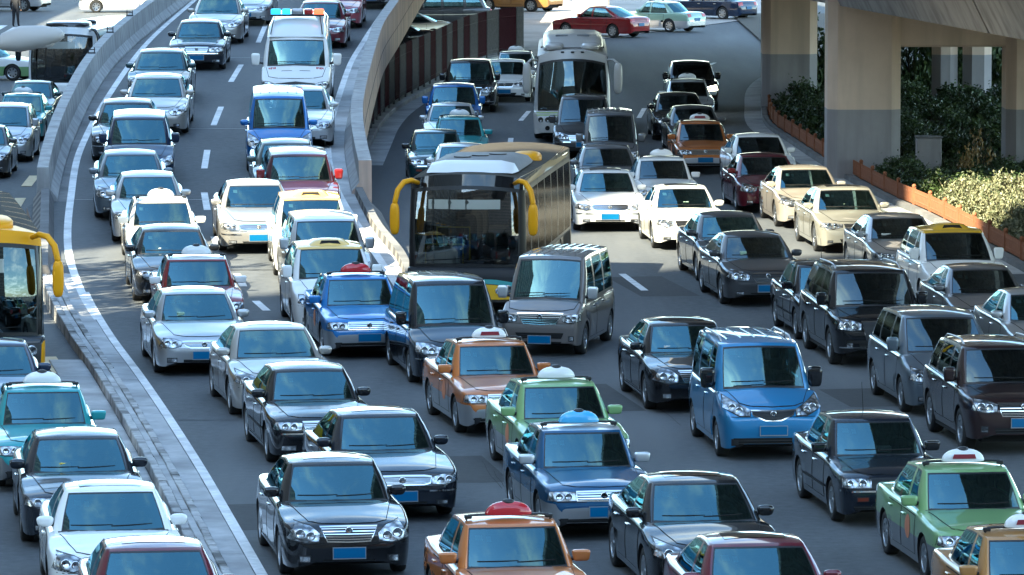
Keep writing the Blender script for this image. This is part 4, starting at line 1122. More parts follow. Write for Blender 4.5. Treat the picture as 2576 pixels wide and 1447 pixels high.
# --- buses
def bus(L=11.4, hw=1.25, H=3.02, belt=1.05, nwin=6, **kw):
    P = dict(L=L, hw=hw, fo=2.5, wb=5.8, R=.48, tw=.28, flare=0)
    P['top'] = [(0, .62), (.014, .74), (.04, .90), (.08, .98), (.14, belt), (.6, belt), (L-.3, belt), (L-.14, belt), (L-.05, 1.0), (L-.015, .9), (L, .8)]
    P['bot'] = [(0, .32), (.014, .30), (.04, .29), (.1, .28), (.3, .28), (L-.3, .28), (L-.1, .32), (L-.02, .42), (L, .5)]
    P['plan'] = [(0, .80), (.014, .86), (.04, .91), (.08, .945), (.15, .975), (.3, .995), (.6, 1), (L-.6, 1), (L-.15, .985), (L-.05, .96), (L-.01, .92), (L, .85)]
    P['drop'] = [(0, .03), (L, .03)]
    n = nwin; w0 = 1.9; step = (L - .4 - w0) / n
    P['cab'] = dict(wsb=.16, wsb_c=.40, wst=.34, wst_c=.55, wfb=.93*hw, wft=.90*hw, wbw=.985*hw, wtw=.955*hw, rt=L-.12, rt_c=L-.16, rb=L-.06, rb_c=L-.10, zr=H, cf=.03, cr=.03, cw=.12, lp=L/2, bf=.10, bs=.02, taper=.0, v0=.0, v1=.84, header=1, apil=.06, wrb=.9*hw, wrt=.9*hw,
        win=[('sw0', .62, 1.75, .66, 1.75)] + [('sw%d' % (k+1), w0 + step*k, w0 + step*(k+1) - .10, w0 + step*k, w0 + step*(k+1) - .10) for k in range(n)])
    P['doors'] = []; P['wide_z'] = .8; P['tuck'] = (.01, .01); P['zsplit'] = .60; P['van'] = 1
    P['seats'] = [(1.2, .65)]; P['seat_up'] = .2
    P['benches'] = []
    P['wip'] = -.05
    P.update(kw); return P
def add_bus_seats(md, add):
    L = md.P['L']
    for l in np.arange(3.0, L - 1.2, 1.25):
        for x in (-.72, .72):
            add('seat', seat_mesh(), ['seat'], (x, l - L/2, 1.0))
def horn(add, s, L, z0, role):
    x0 = s * 1.02
    p = [(x0, .36-L/2, z0-.10), (x0 + s*.12, .16-L/2, z0-.03), (x0 + s*.26, .0-L/2, z0-.06), (x0 + s*.38, -.10-L/2, z0-.22), (x0 + s*.43, -.14-L/2, z0-.44), (x0 + s*.44, -.15-L/2, z0-.58)]
    mb = MB(); mb.tube(p, [.045, .055, .06, .06, .058, .058], 10)
    h = add('mirror', mb.mesh('mirror', mats_for([role]), True), [role])
    v, f = blob(.105, .09, .34, 3.2); mb = MB(); mb.add([(x + x0 + s*.44, y - .15 - L/2, z + z0 - .82) for x, y, z in v], f)
    add('mirror_housing', mb.mesh('mirror_housing', mats_for([role]), True), [role], par=h)
def rails_inside(add, L):
    mb = MB(); mb.tube([(-.95, 1.05-L/2, 1.0), (-.95, 1.05-L/2, 1.45), (-.15, 1.05-L/2, 1.45), (-.15, 1.05-L/2, 1.0)], .022, 7)
    mb.tube([(-.8, 1.9-L/2, 1.0), (-.8, 1.9-L/2, 1.75), (-.1, 1.9-L/2, 1.75), (-.1, 1.9-L/2, 1.0)], .022, 7)
    add('hand_rail', mb.mesh('hand_rail', mats_for(['cloth_yellow']), True), ['cloth_yellow'])
    mb = MB(); mb.box((-.42, .45-L/2, 1.28), (.55, .012, .36)); add('paper_notice', mb.mesh('paper_notice', mats_for(['paper'])), ['paper'])
def board(add, cvh, L, z0, z1, x0, x1, mt, nm='destination_board', off=.004):
    v, f = patch_grid(cvh, 'front', [(x0, z1), (x1, z1)], [(x0, z0), (x1, z0)], 9, 3, off)
    return add(nm, mesh_from(nm, v, f, True, mats_for([mt])), [mt])
def bus_lamps(add, bvh, s, pts, mt='lamp'):
    for x, z, r in pts:
        p = cast(bvh, 'front', s*x, z, .012)
        vs, fs = lathe_x([(-.01, r), (.015, r), (.02, r*.8), (.005, r*.55), (.004, 0)], 16, 'b', None)
        add('headlight', clean(mesh_from('headlight', [(p.x + y, p.y - x_, p.z + zz) for x_, y, zz in vs], fs, True, mats_for([mt]))), [mt])
M['boardgrey'] = plain('display_board', (.30, .31, .27), .35, 0.0, Coat_Weight=.6)
def city_extra(md, add, bvh, cvh):
    L = md.P['L']; add_bus_seats(md, add)
    for s in (1, -1): horn(add, s, L, 2.90, 'mirror')
    rails_inside(add, L)
    board(add, cvh, L, 2.26, 2.46, -.80, .72, 'boardgrey')
    # roof unit
    sec = [(-.98, 0), (-.88, .17), (-.6, .23), (.6, .23), (.88, .17), (.98, 0)]
    ys = [(.95, .05, .93), (1.3, .75, .97), (1.7, 1, 1), (4.4, 1, 1), (4.8, .8, .98), (5.2, .05, .95)]
    vs = []
    for l, k, sx in ys: vs += [(x*sx, l-L/2, 2.97 + z*k) for x, z in sec]
    n = len(sec); fs = [(r*n+i, r*n+i+1, (r+1)*n+i+1, (r+1)*n+i) for r in range(len(ys)-1) for i in range(n-1)]
    u = add('roof_unit', clean(mesh_from('roof_unit', vs, fs, True, mats_for(['unitgrey', 'unitwhite']), [1 if r < 2 else 0 for r in range(len(ys)-1) for i in range(n-1)])), ['unitgrey', 'unitwhite'])
    for k in range(3):
        mb = MB(); mb.tube([(.15*(k-1)*2.2, 2.6+.5*k-L/2, 3.19), (.15*(k-1)*2.2, 2.6+.5*k-L/2, 3.225)], .19, 16); add('fan_cover', mb.mesh('fan_cover', mats_for(['steel'])), ['steel'], par=u)
    mb = MB(); v, f = blob(.34, .5, .17, 3); mb.add([(x+.72, y+5.9-L/2, z+2.96) for x, y, z in v], f); add('roof_dome', mb.mesh('roof_dome', mats_for(['mirror']), True), ['mirror'])
    # coloured panels at the foot of the front
    for up, lo, mt, nm in (([(0, .80), (.62, .80), (1.16, .72)], [(0, .72), (.62, .70), (1.12, .62)], 'teal_panel', 'front_band'), ([(0, .70), (.60, .69), (1.12, .60)], [(0, .38), (.9, .38), (1.05, .40)], 'yellow_panel', 'front_panel')):
        sy = [(-x, z) for x, z in reversed(up)] + up[1:]; sl = [(-x, z) for x, z in reversed(lo)] + lo[1:]
        v, f = patch_grid(bvh, 'front', sy, sl, 15, 4, .008); add(nm, mesh_from(nm, v, f, True, mats_for([mt])), [mt])
    for s in (1, -1): bus_lamps(add, bvh, s, [(.92, .60, .09), (.72, .56, .07)])
    for sd, sx in (('right', 1), ('left', -1)):
        v, f = patch_grid(cvh, sd, [(.7-L/2, 2.90), (L/2-.2, 2.90)], [(.7-L/2, 2.72), (L/2-.2, 2.72)], 16, 3, .006)
        add('roof_band', mesh_from('roof_band', v, f, True, mats_for(['ochre_panel'])), ['ochre_panel'])
        for k, l in enumerate(np.arange(2.2, L-.5, 1.15)):
            v, f = patch_grid(bvh, sd, [(l-L/2, 1.0), (l+1.10-L/2, 1.0)], [(l-L/2, .42), (l+1.10-L/2, .42)], 3, 3, .006)
            if abs(l+.55-2.5) > 1.0 and abs(l+.55-8.3) > 1.0: add('side_panel', mesh_from('side_panel', v, f, True, mats_for(['paint2'])), ['paint2'])
M['unitgrey'] = noisy('roof_unit_grey', (.10, .10, .105), (.15, .15, .155), 6, .6, 0)
M['unitwhite'] = plain('roof_unit_white', (.70, .70, .70), .4)
M['teal_panel'] = plain('teal_panel', (.06, .30, .30), .3, Coat_Weight=1.0)
M['yellow_panel'] = plain('yellow_panel', (.72, .42, .02), .3, Coat_Weight=1.0)
M['ochre_panel'] = plain('ochre_panel', (.48, .31, .09), .35, Coat_Weight=.7)
def sp_citybus(): return bus(extra=city_extra)
def yellow_extra(md, add, bvh, cvh):
    L = md.P['L']; add_bus_seats(md, add)
    for s in (1, -1): horn(add, s, L, 2.93, 'mirror')
    board(add, cvh, L, 2.20, 2.45, -.5, .5, 'boardgrey')
    for s in (1, -1):
        up = [(s*.55, .86), (s*.95, .92), (s*1.16, .92)]; lo = [(s*.70, .52), (s*.95, .48), (s*1.14, .50)]
        v, f = patch_grid(bvh, 'front', up, lo, 9, 6, .008); k = add('lamp_cluster', mesh_from('lamp_cluster', v, f, True, mats_for(['black'])), ['black'])
        bus_lamps(add, bvh, s, [(.98, .78, .10), (.90, .60, .075)])
    vs, fs = blob(.75, .9, .16, 4); mb = MB(); mb.add([(x, y+1.6-L/2, z+2.98) for x, y, z in vs], fs)
    add('roof_dome', mb.mesh('roof_dome', mats_for(['mirror']), True), ['mirror'])
    mb = MB(); v, f = blob(.35, .4, .13, 3); mb.add([(x+.25, y+3.6-L/2, z+3.0) for x, y, z in v], f); add('roof_dome', mb.mesh('roof_dome', mats_for(['mirror']), True), ['mirror'])
def sp_yellowbus():
    P = bus(extra=yellow_extra, zsplit=.95); P['cab']['hrows'] = 10; return P
def coach_extra(md, add, bvh, cvh):
    L = md.P['L']; add_bus_seats(md, add); H = md.P['cab']['zr']
    for s in (1, -1):
        mb = MB(); mb.tube([(s*1.12, .45-L/2, H-.42), (s*1.32, .25-L/2, H-.40), (s*1.45, .12-L/2, H-.5)], .04, 8); h = add('mirror', mb.mesh('mirror', mats_for(['mirror']), True), ['mirror'])
        v, f = blob(.14, .12, .50, 3.4); mb = MB(); mb.add([(x + s*1.46, y+.08-L/2, z+H-.98) for x, y, z in v], f); add('mirror_housing', mb.mesh('mirror_housing', mats_for(['mirror']), True), ['mirror'], par=h)
    sec = [(-1.0, 0), (-.95, .20), (-.75, .30), (0, .33), (.75, .30), (.95, .20), (1.0, 0)]
    ys = [(1.2, .05, .85), (1.7, .65, .92), (2.3, 1, .97), (4.5, 1, 1), (8, 1, 1), (9, .6, .98), (9.6, .05, .95)]
    vs = []
    for l, k, sx in ys: vs += [(x*sx, l-L/2, H-.06 + z*k) for x, z in sec]
    n = len(sec); fs = [(r*n+i, r*n+i+1, (r+1)*n+i+1, (r+1)*n+i) for r in range(len(ys)-1) for i in range(n-1)]
    u = add('roof_unit', clean(mesh_from('roof_unit', vs, fs, True, mats_for(['paint']))), ['paint'])
    for s in (-1, 1):
        v, f = blob(.30, .55, .13, 3); mb = MB(); mb.add([(x + s*.58, y+1.45-L/2, z+H-.02) for x, y, z in v], f); add('roof_pod', mb.mesh('roof_pod', mats_for(['paint']), True), ['paint'])
        mb = MB(); mb.box((s*.35, 3.0-L/2, H+.265), (.4, .8, .03), bev=.01); add('vent', mb.mesh('vent', mats_for(['unitgrey'])), ['unitgrey'], par=u)
        bus_lamps(add, bvh, s, [(1.02, .74, .085), (.80, .74, .085), (.58, .74, .085)], 'lampdark')
        bus_lamps(add, bvh, s, [(.80, .47, .075)], 'gap')
    for x in (-.32, 0, .32, -.98, .98):
        p = cast(cvh, 'front', x, H-.17, .01); v, f = blob(.06, .03, .03, 2.4); mb = MB(); mb.add([(a+p.x, b+p.y, c_+p.z) for a, b, c_ in v], f)
        add('marker_lamp', mb.mesh('marker_lamp', mats_for(['black']), True), ['black'])
    for z in (.955, .885):
        v, f = patch_grid(bvh, 'front', [(-1.15, z+.014), (1.15, z+.014)], [(-1.15, z-.018), (1.15, z-.018)], 15, 2, .008)
        add('stripe', mesh_from('stripe', v, f, True, mats_for(['green_stripe'])), ['green_stripe'])
M['green_stripe'] = plain('green_stripe', (.25, .38, .04), .35)
M['lampdark'] = plain('dark_lamp', (.10, .09, .08), .2, .5, Coat_Weight=1.0)
def sp_coach():
    P = bus(12.0, 1.25, 3.05, 1.02, extra=coach_extra); c = P['cab']
    P['stickers'] = []; c.update(cf=.10, cw=.22, wtw=.90*1.25, wft=.86*1.25, wst=.50, wst_c=.72, v1=.82, header=0); return P
def white_extra(md, add, bvh, cvh):
    coach_extra(md, add, bvh, cvh)
def sp_whitebus():
    P = bus(11.5, 1.25, 3.0, 1.0, extra=yellow_extra); P['cab'].update(header=0); return P
SPEC = {k[3:]: v for k, v in list(globals().items()) if k.startswith('sp_')}
# ------------------------------------------------------------------ setting
def sweep(path, sec, closed=True, caps=True):
    """sec: (u to the right of travel, v up); path runs away from the camera"""
    n = len(sec); vs = []
    for i, p in enumerate(path):
        t = path[min(i+1, len(path)-1)] - path[max(i-1, 0)]; t = Vector((t.x, t.y, 0)).normalized()
        r = Vector((t.y, -t.x, 0))
        s_ = sec(i) if callable(sec) else sec
        vs += [p + r * u + Vector((0, 0, v)) for u, v in s_]
        n = len(s_)
    m = n if closed else n - 1
    fs = [(i*n+j, (i+1)*n+j, (i+1)*n+(j+1) % n, i*n+(j+1) % n) for i in range(len(path)-1) for j in range(m)]
    fj = [j for i in range(len(path)-1) for j in range(m)]
    if closed and caps:
        fs += [tuple(range(n)), tuple(range((len(path)-1)*n + n - 1, (len(path)-1)*n - 1, -1))]; fj += [-1, -1]
    return vs, fs, fj
def curve_of(pts):
    pts = sorted(pts, key=lambda p: p.y)
    return [(p.y, p.x) for p in pts]
def resample(pts, y0, y1, step):
    """pts (y, x) -> points every step metres along y"""
    n = max(2, int(round((y1 - y0) / step)) + 1); ys = np.linspace(y0, y1, n)
    xs = np.array([p[0] for p in pts]); vv = [p[1] for p in pts]
    out = []
    for y in ys:
        if y < xs[0]: x = vv[0] + (vv[1]-vv[0])/(xs[1]-xs[0])*(y-xs[0])
        elif y > xs[-1]: x = vv[-1] + (vv[-1]-vv[-2])/(xs[-1]-xs[-2])*(y-xs[-1])
        else: x = float(pchip(pts, y))
        out.append((x, y))
    return out
def on(pts, kind, dz=0.0): return [Vector((x, y, surf(kind, y) + dz)) for x, y in pts]
T1 = lambda x, y: (x / 1.8086 / 4, y / 1.8086 / 4)                  # readings taken from enlargements of the photograph
T2 = lambda x, y: ((900 + x / 1.808) / 4, y / 1.808 / 4)
M1 = lambda x, y: (x / 1.809 / 4, (700 + y / 1.809) / 4)
M2 = lambda x, y: ((900 + x / 1.808) / 4, (700 + y / 1.808) / 4)
B1 = lambda x, y: (x / 1.806 / 4, (1500 + y / 1.806) / 4)
T3 = lambda x, y: ((1900 + x / 1.808) / 4, y / 1.808 / 4)
def structure(o): o['kind'] = 'structure'; return o

gnd = structure(link('ground', mesh_from('ground', [(-500, -120, 0), (500, -120, 0), (500, 900, 0), (-500, 900, 0)], [(0, 1, 2, 3)], False, [M['asphalt']])))

# --- curves that shape the ramp and the median
left_foot = curve_of([unproject(*p, 'R') for p in ((190.8, 1.4), (123, 58), (78.8, 129), (58, 199), (62, 262))])
med_line = curve_of([unproject(*B1(*p), 'G') for p in ((970, 0), (1380, 620), (1650, 1090), (1850, 1447))] + [unproject(*M1(*p), 'R') for p in ((530, 700), (590, 850), (760, 1150))])
right_top = curve_of([unproject(*T2(*p), 'R', .85) for p in ((1190, 0), (1060, 200), (980, 450), (915, 720), (910, 850), (940, 1050), (965, 1160))])
yN = unproject(*T2(965, 1160), 'R', .85).y
strip_pts = curve_of([Vector((right_top[0][1] + .02, right_top[0][0] - .05, 0)), unproject(*M2(1100, 390), 'R'), unproject(*M2(1290, 640), 'R'), Vector((-1.3, 98, 0)), Vector((-.6, 90, 0))])
yL = 131.0        # where the left wall ends
def lx(y): return resample(left_foot, y, y + 1, 1)[0][0] if y > yL else None

# ramp deck
ys = np.linspace(92, 300, 105)
dv, df, dfm = [], [], []
for y in ys:
    z = zramp(y) + .006 if y < 260 else 5.0 + (y - 260) * .02
    if y > yL: xl = resample(left_foot, y, y+1, 1)[0][0] - .3
    else: xl = resample(med_line, y, y+1, 1)[0][0] - .55
    xr = (resample(right_top, y, y+1, 1)[0][0] + .35) if y > yN else resample(strip_pts, y, y+1, 1)[0][0] + .1
    b = z - (.55 if y > 134 else max(z + .3, .3))
    dv += [(xl, y, z), (xr, y, z), (xr, y, b), (xl, y, b)]
for i in range(len(ys)-1):
    for j in range(4):
        k = (j+1) % 4
        df.append((i*4+j, i*4+k, (i+1)*4+k, (i+1)*4+j)); dfm.append(0 if j == 0 else 1)
me = mesh_from('ramp_road', dv, df, False, [M['asphalt'], M['wall_peach']], dfm); clean(me); me.polygons.foreach_set('use_smooth', np.zeros(len(me.polygons), dtype=bool))
ramp = structure(link('ramp_road', me))

# barrier walls in panels
def wall_panels(root, path_fn, y0, y1, step, sec, mats, fmap, gap=.02):
    y = y0
    while y < y1 - .5:
        e = min(y + step, y1)
        pts = path_fn(y + gap/2, e - gap/2)
        vs, fs, fj = sweep(pts, sec)
        me = mesh_from('concrete_panel', vs, fs, False, mats, [fmap(j) for j in fj])
        link('concrete_panel', me, root)
        y = e
lw = empty('barrier_wall', (0, 0, 0)); tag(lw, 'pale grey concrete barrier with sloped inner face along the ramp beside the low left road', 'barrier')
secL = [(0, 0), (0, .07), (-.17, .30), (-.22, .86), (-.50, .86), (-.54, -.60), (-.2, -.60)]
wall_panels(lw, lambda a, b: on(resample(left_foot, a, b, 1.0), 'R'), yL, 212, 5.6, secL, [M['concrete']], lambda j: 0)
for y in (139.3, 149, 161, 170, 178):
    x = resample(left_foot, y, y+1, 1)[0][0] - .36; z = zramp(y) + .86
    mb = MB(); mb.box((x, y, z+.02), (.24, .14, .04)); mb.box((x-.09, y, z+.10), (.03, .03, .18)); mb.box((x+.09, y, z+.10), (.03, .03, .18)); mb.box((x, y, z+.12), (.22, .025, .03))
    if y > 155: mb.build('rail_bracket', M['steel'], lw)
rw = empty('parapet_wall', (0, 0, 0)); tag(rw, 'curved concrete parapet with pale top and peach painted outer face above the picket fence', 'parapet')
secR = [(0, .85), (.02, .30), (-.16, .08), (-.18, 0), (-.10, -.75), (.34, -.75), (.33, .85)]
wall_panels(rw, lambda a, b: on(resample(right_top, a, b, .8), 'R'), yN, 262, 6.4, secR[::-1], [M['concrete'], M['wall_peach'], M['concrete_dark']], lambda j: {6: 0, 5: 0, 0: 1, -1: 1, 1: 1}.get(j, 0))

# aprons and edge lines beside the walls
def sheet(name, left, right, parent, mat):
    n = len(left); vs = left + right
    return link(name, mesh_from(name, vs, [(i, n+i, n+i+1, i+1) for i in range(n-1)], False, [mat]), parent)
rs = lambda c, y0, y1, k, dz, off=0: [Vector((x + off, y, surf(k, y) + dz)) for x, y in resample(c, y0, y1, 1.0)]
line_left = curve_of([unproject(*p, 'R') for p in ((193.5, 2.8), (150.7, 41.5), (112, 94), (83, 149), (73, 200), (70.5, 247))] + [unproject(*M1(*p), 'R') for p in ((610, 850), (780, 1120))])
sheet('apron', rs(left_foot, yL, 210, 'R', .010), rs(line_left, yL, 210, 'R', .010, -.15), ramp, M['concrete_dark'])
sheet('edge_line', rs(line_left, 109, 210, 'R', .014, -.15), rs(line_left, 109, 210, 'R', .014, .03), ramp, M['white_line'])
line_right = curve_of([unproject(*T2(*p), 'R') for p in ((1165, 60), (1010, 290), (900, 480), (810, 740), (752, 930), (745, 1100), (790, 1320))] + [unproject(*M2(*p), 'R') for p in ((1000, 430), (1170, 690))])
sheet('edge_line', rs(line_right, 108, 230, 'R', .014, -.09), rs(line_right, 108, 230, 'R', .014, .09), ramp, M['white_line'])
sheet('apron', rs(line_right, 108, 230, 'R', .010, .09), [Vector((max(x, a.x + .1), y, surf('R', y) + .010)) for (x, y), a in zip([( (resample(right_top, v, v+1, 1)[0][0] + .1) if v > yN else resample(strip_pts, v, v+1, 1)[0][0], v) for v in np.linspace(108, 230, 123)], rs(line_right, 108, 230, 'R', .01, .09))], ramp, M['apron'])

# expansion joints across the ramp, repairs and cracks in the road
for yy in (unproject(100, 129, 'R').y, unproject(90, 200, 'R').y, unproject(200, 58, 'R').y, 118.0):
    a = (resample(line_left, yy, yy+1, 1)[0][0] + .05, resample(line_right, yy, yy+1, 1)[0][0] - .1)
    xs_ = np.linspace(a[0], a[1], 8)
    l_ = [Vector((x, yy - .05 + .012*math.sin(i*2.1), zramp(yy) + .0125)) for i, x in enumerate(xs_)]; r_ = [Vector((x, yy + .06 + .012*math.cos(i*1.7), zramp(yy) + .0125)) for i, x in enumerate(xs_)]
    sheet('expansion_joint', l_, r_, ramp, M['apron'] if yy > 119 else M['patch'])
rk = random.Random(12)
def crack(x, y, n, step, w):
    pl = [Vector((x, y, 0))]
    for i in range(n): pl.append(pl[-1] + Vector((rk.uniform(-.02, .02) + .10*step, -step, 0)))
    sheet('road_crack', [p + Vector((-w, 0, .004)) for p in pl], [p + Vector((w*rk.uniform(.3, 1), 0, .004)) for p in pl], gnd, M['gap'])
for px_, py_ in ((1212, 1160), (1243, 1185), (1640, 1010)):
    q = U(px_, py_); crack(q.x, q.y, 9, rk.uniform(.3, .5), rk.uniform(.004, .007))
for px_, py_, w_, l_ in ((1640, 720, 1.3, 5.0), (430, 1010, 1.0, 4.0), (1180, 1180, .9, 3.5), (1500, 1000, 1.1, 4.5), (2180, 1000, 1.2, 3.0), (640, 1300, .9, 3.0)):
    q = U(px_, py_); mb = MB(); mb.add([(-w_/2, -l_/2, 0), (w_/2, -l_/2, 0), (w_/2*.97, l_/2, 0), (-w_/2, l_/2*.96, 0)], [(0, 1, 2, 3)])
    mb.build('road_patch', M['patch'], gnd, loc=(q.x, q.y, .003), rot=(0, 0, R(8)))

# low striped kerbs that carry on from the wall ends
def striped(name, label, c, y0, y1, kind, sec, off=0.0):
    root = empty(name, (0, 0, 0)); tag(root, label, 'kerb')
    y = y0; k = 0
    while y < y1 - .1:
        e = min(y + .55, y1)
        h = lambda i: sec
        vs, fs, fj = sweep([Vector((p.x + off, p.y, p.z)) for p in on(resample(c, y + .004, e - .004, .55), kind)], sec)
        link('kerb_block', mesh_from('kerb_block', vs, fs, False, [M['hazard_dark' if k % 2 else 'hazard_pale'], M['concrete_dark']], [0 if j in (2, 3, -1) else 1 for j in fj]), root)
        y = e; k += 1
striped('striped_kerb', 'low kerb with faded hazard stripes running on from the parapet end towards the city bus', strip_pts, 100, yN - .05, 'R', [(.10, 0), (.55, -.45), (.55, -.9), (-.12, 0), (-.10, .19), (.08, .19)])
noseL = curve_of([Vector((resample(left_foot, yL, yL+1, 1)[0][0] - .30, yL, 0)), Vector((resample(med_line, 116, 117, 1)[0][0] - .74, 116, 0))])
striped('striped_kerb', 'low kerb with faded hazard stripes between the barrier wall end and the stone median', noseL, 116, yL - .05, 'R', [(.22, 0), (.20, -.3), (-.34, -.9), (-.30, .10), (-.10, .36), (.10, .36)])

# stone median between the left road and the main road
med = structure(empty('median_strip', (0, 0, 0)))
y = 68.0; k = 0
def med_piece(nm, y0, y1, u0, u1, z0, z1, mat, jit=.006):
    a = resample(med_line, y0, y1, 9)[0]; b = resample(med_line, y0, y1, y1 - y0)[-1]
    z = [surf('R', y0), surf('R', y1)]; j = lambda: random.uniform(-jit, jit)
    g = .006; ch = .012; zt0, zt1 = z1 + j(), z1 + j(); l0, l1 = j(), j()
    vs = []
    for (x, y_), zz, zt, gg in ((a, z[0], zt0, g), (b, z[1], zt1, -g)):
        vs += [(x+u0+l0, y_+gg, zz+z0), (x+u0+l0, y_+gg, zz+zt-ch), (x+u0+l0+ch, y_+gg, zz+zt), (x+u1+l1-ch, y_+gg, zz+zt), (x+u1+l1, y_+gg, zz+zt-ch), (x+u1+l1, y_+gg, zz+z0)]
    fs = [(i, 6+i, 6+(i+1) % 6, (i+1) % 6) for i in range(6)] + [(0, 1, 2, 3, 4, 5), (11, 10, 9, 8, 7, 6)]
    link(nm, mesh_from(nm, vs, [f[::-1] for f in fs], False, [mat]), med)
while y < 117:
    e = y + .62 * (1 if y < 95 else 1.5)
    med_piece('kerb_stone', y, e, -.80, -.66, -.3, .17, M['stone'], .010)
    med_piece('kerb_stone', y + .2, e + .2, -.53, -.41, -.3, .165, M['stone'], .008)
    y = e
y = 68.0
while y < 117:
    e = y + 1.1
    med_piece('paving_slab', y, e, -.655, -.535, -.3, .152, M['apron'], .005); y = e
y = 68.0
while y < 117:
    e = y + 1.45
    med_piece('gutter_slab', y, e, -.405, -.005, -.3, .012, M['apron'], .003)
    med_piece('gutter_slab', y + .5, e + .5, -1.45, -.81, -.95, .012 - (.0 if y < 100 else .3), M['apron'], .003); y = e
sheet('edge_line', rs(med_line, 66, 114, 'R', .012, 0.0), rs(med_line, 66, 114, 'R', .012, .16), gnd, M['white_line'])

# lane markings
def dash(p, q, kind, mat, w=.15, dz=.012):
    a, b = unproject(*p, kind), unproject(*q, kind)
    if a.y > b.y: a, b = b, a
    t = (b - a); t.z = 0; t.normalize(); r = Vector((t.y, -t.x, 0)) * w / 2
    n = 5; vs = []
    for i in range(n):
        p_ = a.lerp(b, i/(n-1))
        z = surf(kind, p_.y) + dz
        vs += [(p_.x - r.x, p_.y - r.y, z), (p_.x + r.x, p_.y + r.y, z)]
    fs = [(2*i, 2*i+1, 2*i+3, 2*i+2) for i in range(n-1)]
    link('lane_marking', mesh_from('lane_marking', vs, fs, False, [M[mat]]), ramp if kind == 'R' else gnd)
for a, b in ((T1(1745, 470), T1(1670, 595)), (T1(1600, 775), T1(1545, 910)), (T1(1500, 1088), T1(1478, 1222)), (M1(1478, 130), M1(1500, 257)), (M1(1548, 450), M1(1590, 545)), (M1(1712, 720), M1(1762, 810)), (M1(1850, 915), M1(1930, 985)), (T2(370, 0), T2(240, 310))):
    dash(a, b, 'R', 'white_line', .17, .014)
for a, b in ((U(1565, 690), U(1622, 732)),): pass
for a, b in (((1565*.3975, 690*.3975), (1622*.3975, 732*.3975)), (T3(1225, 785), T3(1185, 855)), (T3(390, 805), T3(330, 875)), (T3(260, 1000), T3(248, 1090)), (T3(1735, 455), T3(1700, 470))):
    dash(a, b, 'G', 'white_line', .17)
for a, b in ((M1(250, 8), M1(190, 85)), (M1(150, 170), M1(100, 250)), (M1(350, 1320), M1(440, 1440))): dash(a, b, 'G', 'yellow_line', .30, .016)
for k in range(4): dash(T1(30 + 90*k, 185 + 14*k), T1(-60 + 90*k, 235 + 14*k), 'G', 'white_line', .35)

# kerb and picket fence of the right carriageway
fence_c = curve_of([unproject(*T2(*p)) for p in ((1005, 1060), (1060, 950), (1130, 860), (1250, 765), (1400, 680), (1560, 590), (1750, 490), (1950, 430), (2160, 400))])
fy0, fy1 = fence_c[0][0], fence_c[-1][0]
kr = structure(empty('kerb', (0, 0, 0)))
y = fy0 - 6
while y < fy1:
    e = min(y + 1.6, fy1)
    vs, fs, fj = sweep(on(resample(fence_c, y+.006, e-.006, .8), 'G'), [(.22, -.1), (.22, .13), (.19, .15), (-.25, .15), (-.25, -.1)])
    link('kerb_stone', mesh_from('kerb_stone', vs, fs, False, [M['apron']]), kr); y = e
sheet('apron', rs(fence_c, fy0 - 9, fy1, 'G', .006, .20), rs(fence_c, fy0 - 9, fy1, 'G', .006, .85), gnd, M['apron'])
fn = empty('picket_fence', (0, 0, 0)); tag(fn, 'tall steel picket fence with alternating maroon and grey panels on the curved kerb', 'fence')
pts = resample(fence_c, fy0, fy1, .05); seg = [Vector((*p, 0)) for p in pts]
dist = [0]
for a, b in zip(seg, seg[1:]): dist.append(dist[-1] + (b-a).length)
def along(d):
    k = int(np.searchsorted(dist, d)) ; k = min(max(k, 1), len(seg)-1)
    u = (d - dist[k-1]) / max(dist[k]-dist[k-1], 1e-6); return seg[k-1].lerp(seg[k], u), (seg[k]-seg[k-1]).normalized()
PW = 2.4; d = 0.0; k = 0
while d < dist[-1] - .6:
    e = min(d + PW, dist[-1]); mb = MB(); n = int((e - d) / .125)
    hgt = 1.85
    for i in range(n):
        p, t = along(d + (i + .5) * (e-d)/n); mb.box((p.x, p.y, .15 + .12 + hgt/2), (.028, .062, hgt), math.atan2(-t.x, t.y))
        mb.add([(p.x-.03*t.x, p.y-.03*t.y, .27+hgt), (p.x+.03*t.x, p.y+.03*t.y, .27+hgt), (p.x, p.y, .27+hgt+.07)], [(0, 1, 2)])
    p0, _ = along(d + .02); p1, _ = along(e - .02)
    for z in (.42, 1.75): mb.tube([(p0.x, p0.y, z), (p1.x, p1.y, z)], .024, 4)
    mb.build('fence_panel', M['fence_red' if k % 2 else 'fence_grey'], fn)
    mb = MB(); mb.box((p0.x, p0.y, 1.1), (.07, .07, 2.0)); mb.build('fence_post', M['fence_grey'], fn)
    d = e; k += 1

# sunlit paving beyond, with its kerb
pv = structure(link('pavement', mesh_from('pavement', [(*U(1330, 150).xy, .03), (*U(1440, 108).xy, .03), (*U(1960, 40).xy, .03), (*U(1960, -30).xy, .03), (*U(1180, -30).xy, .03), (*U(1190, 60).xy, .03)], [(0, 1, 2, 3, 4, 5)], False, [M['pavement']])))

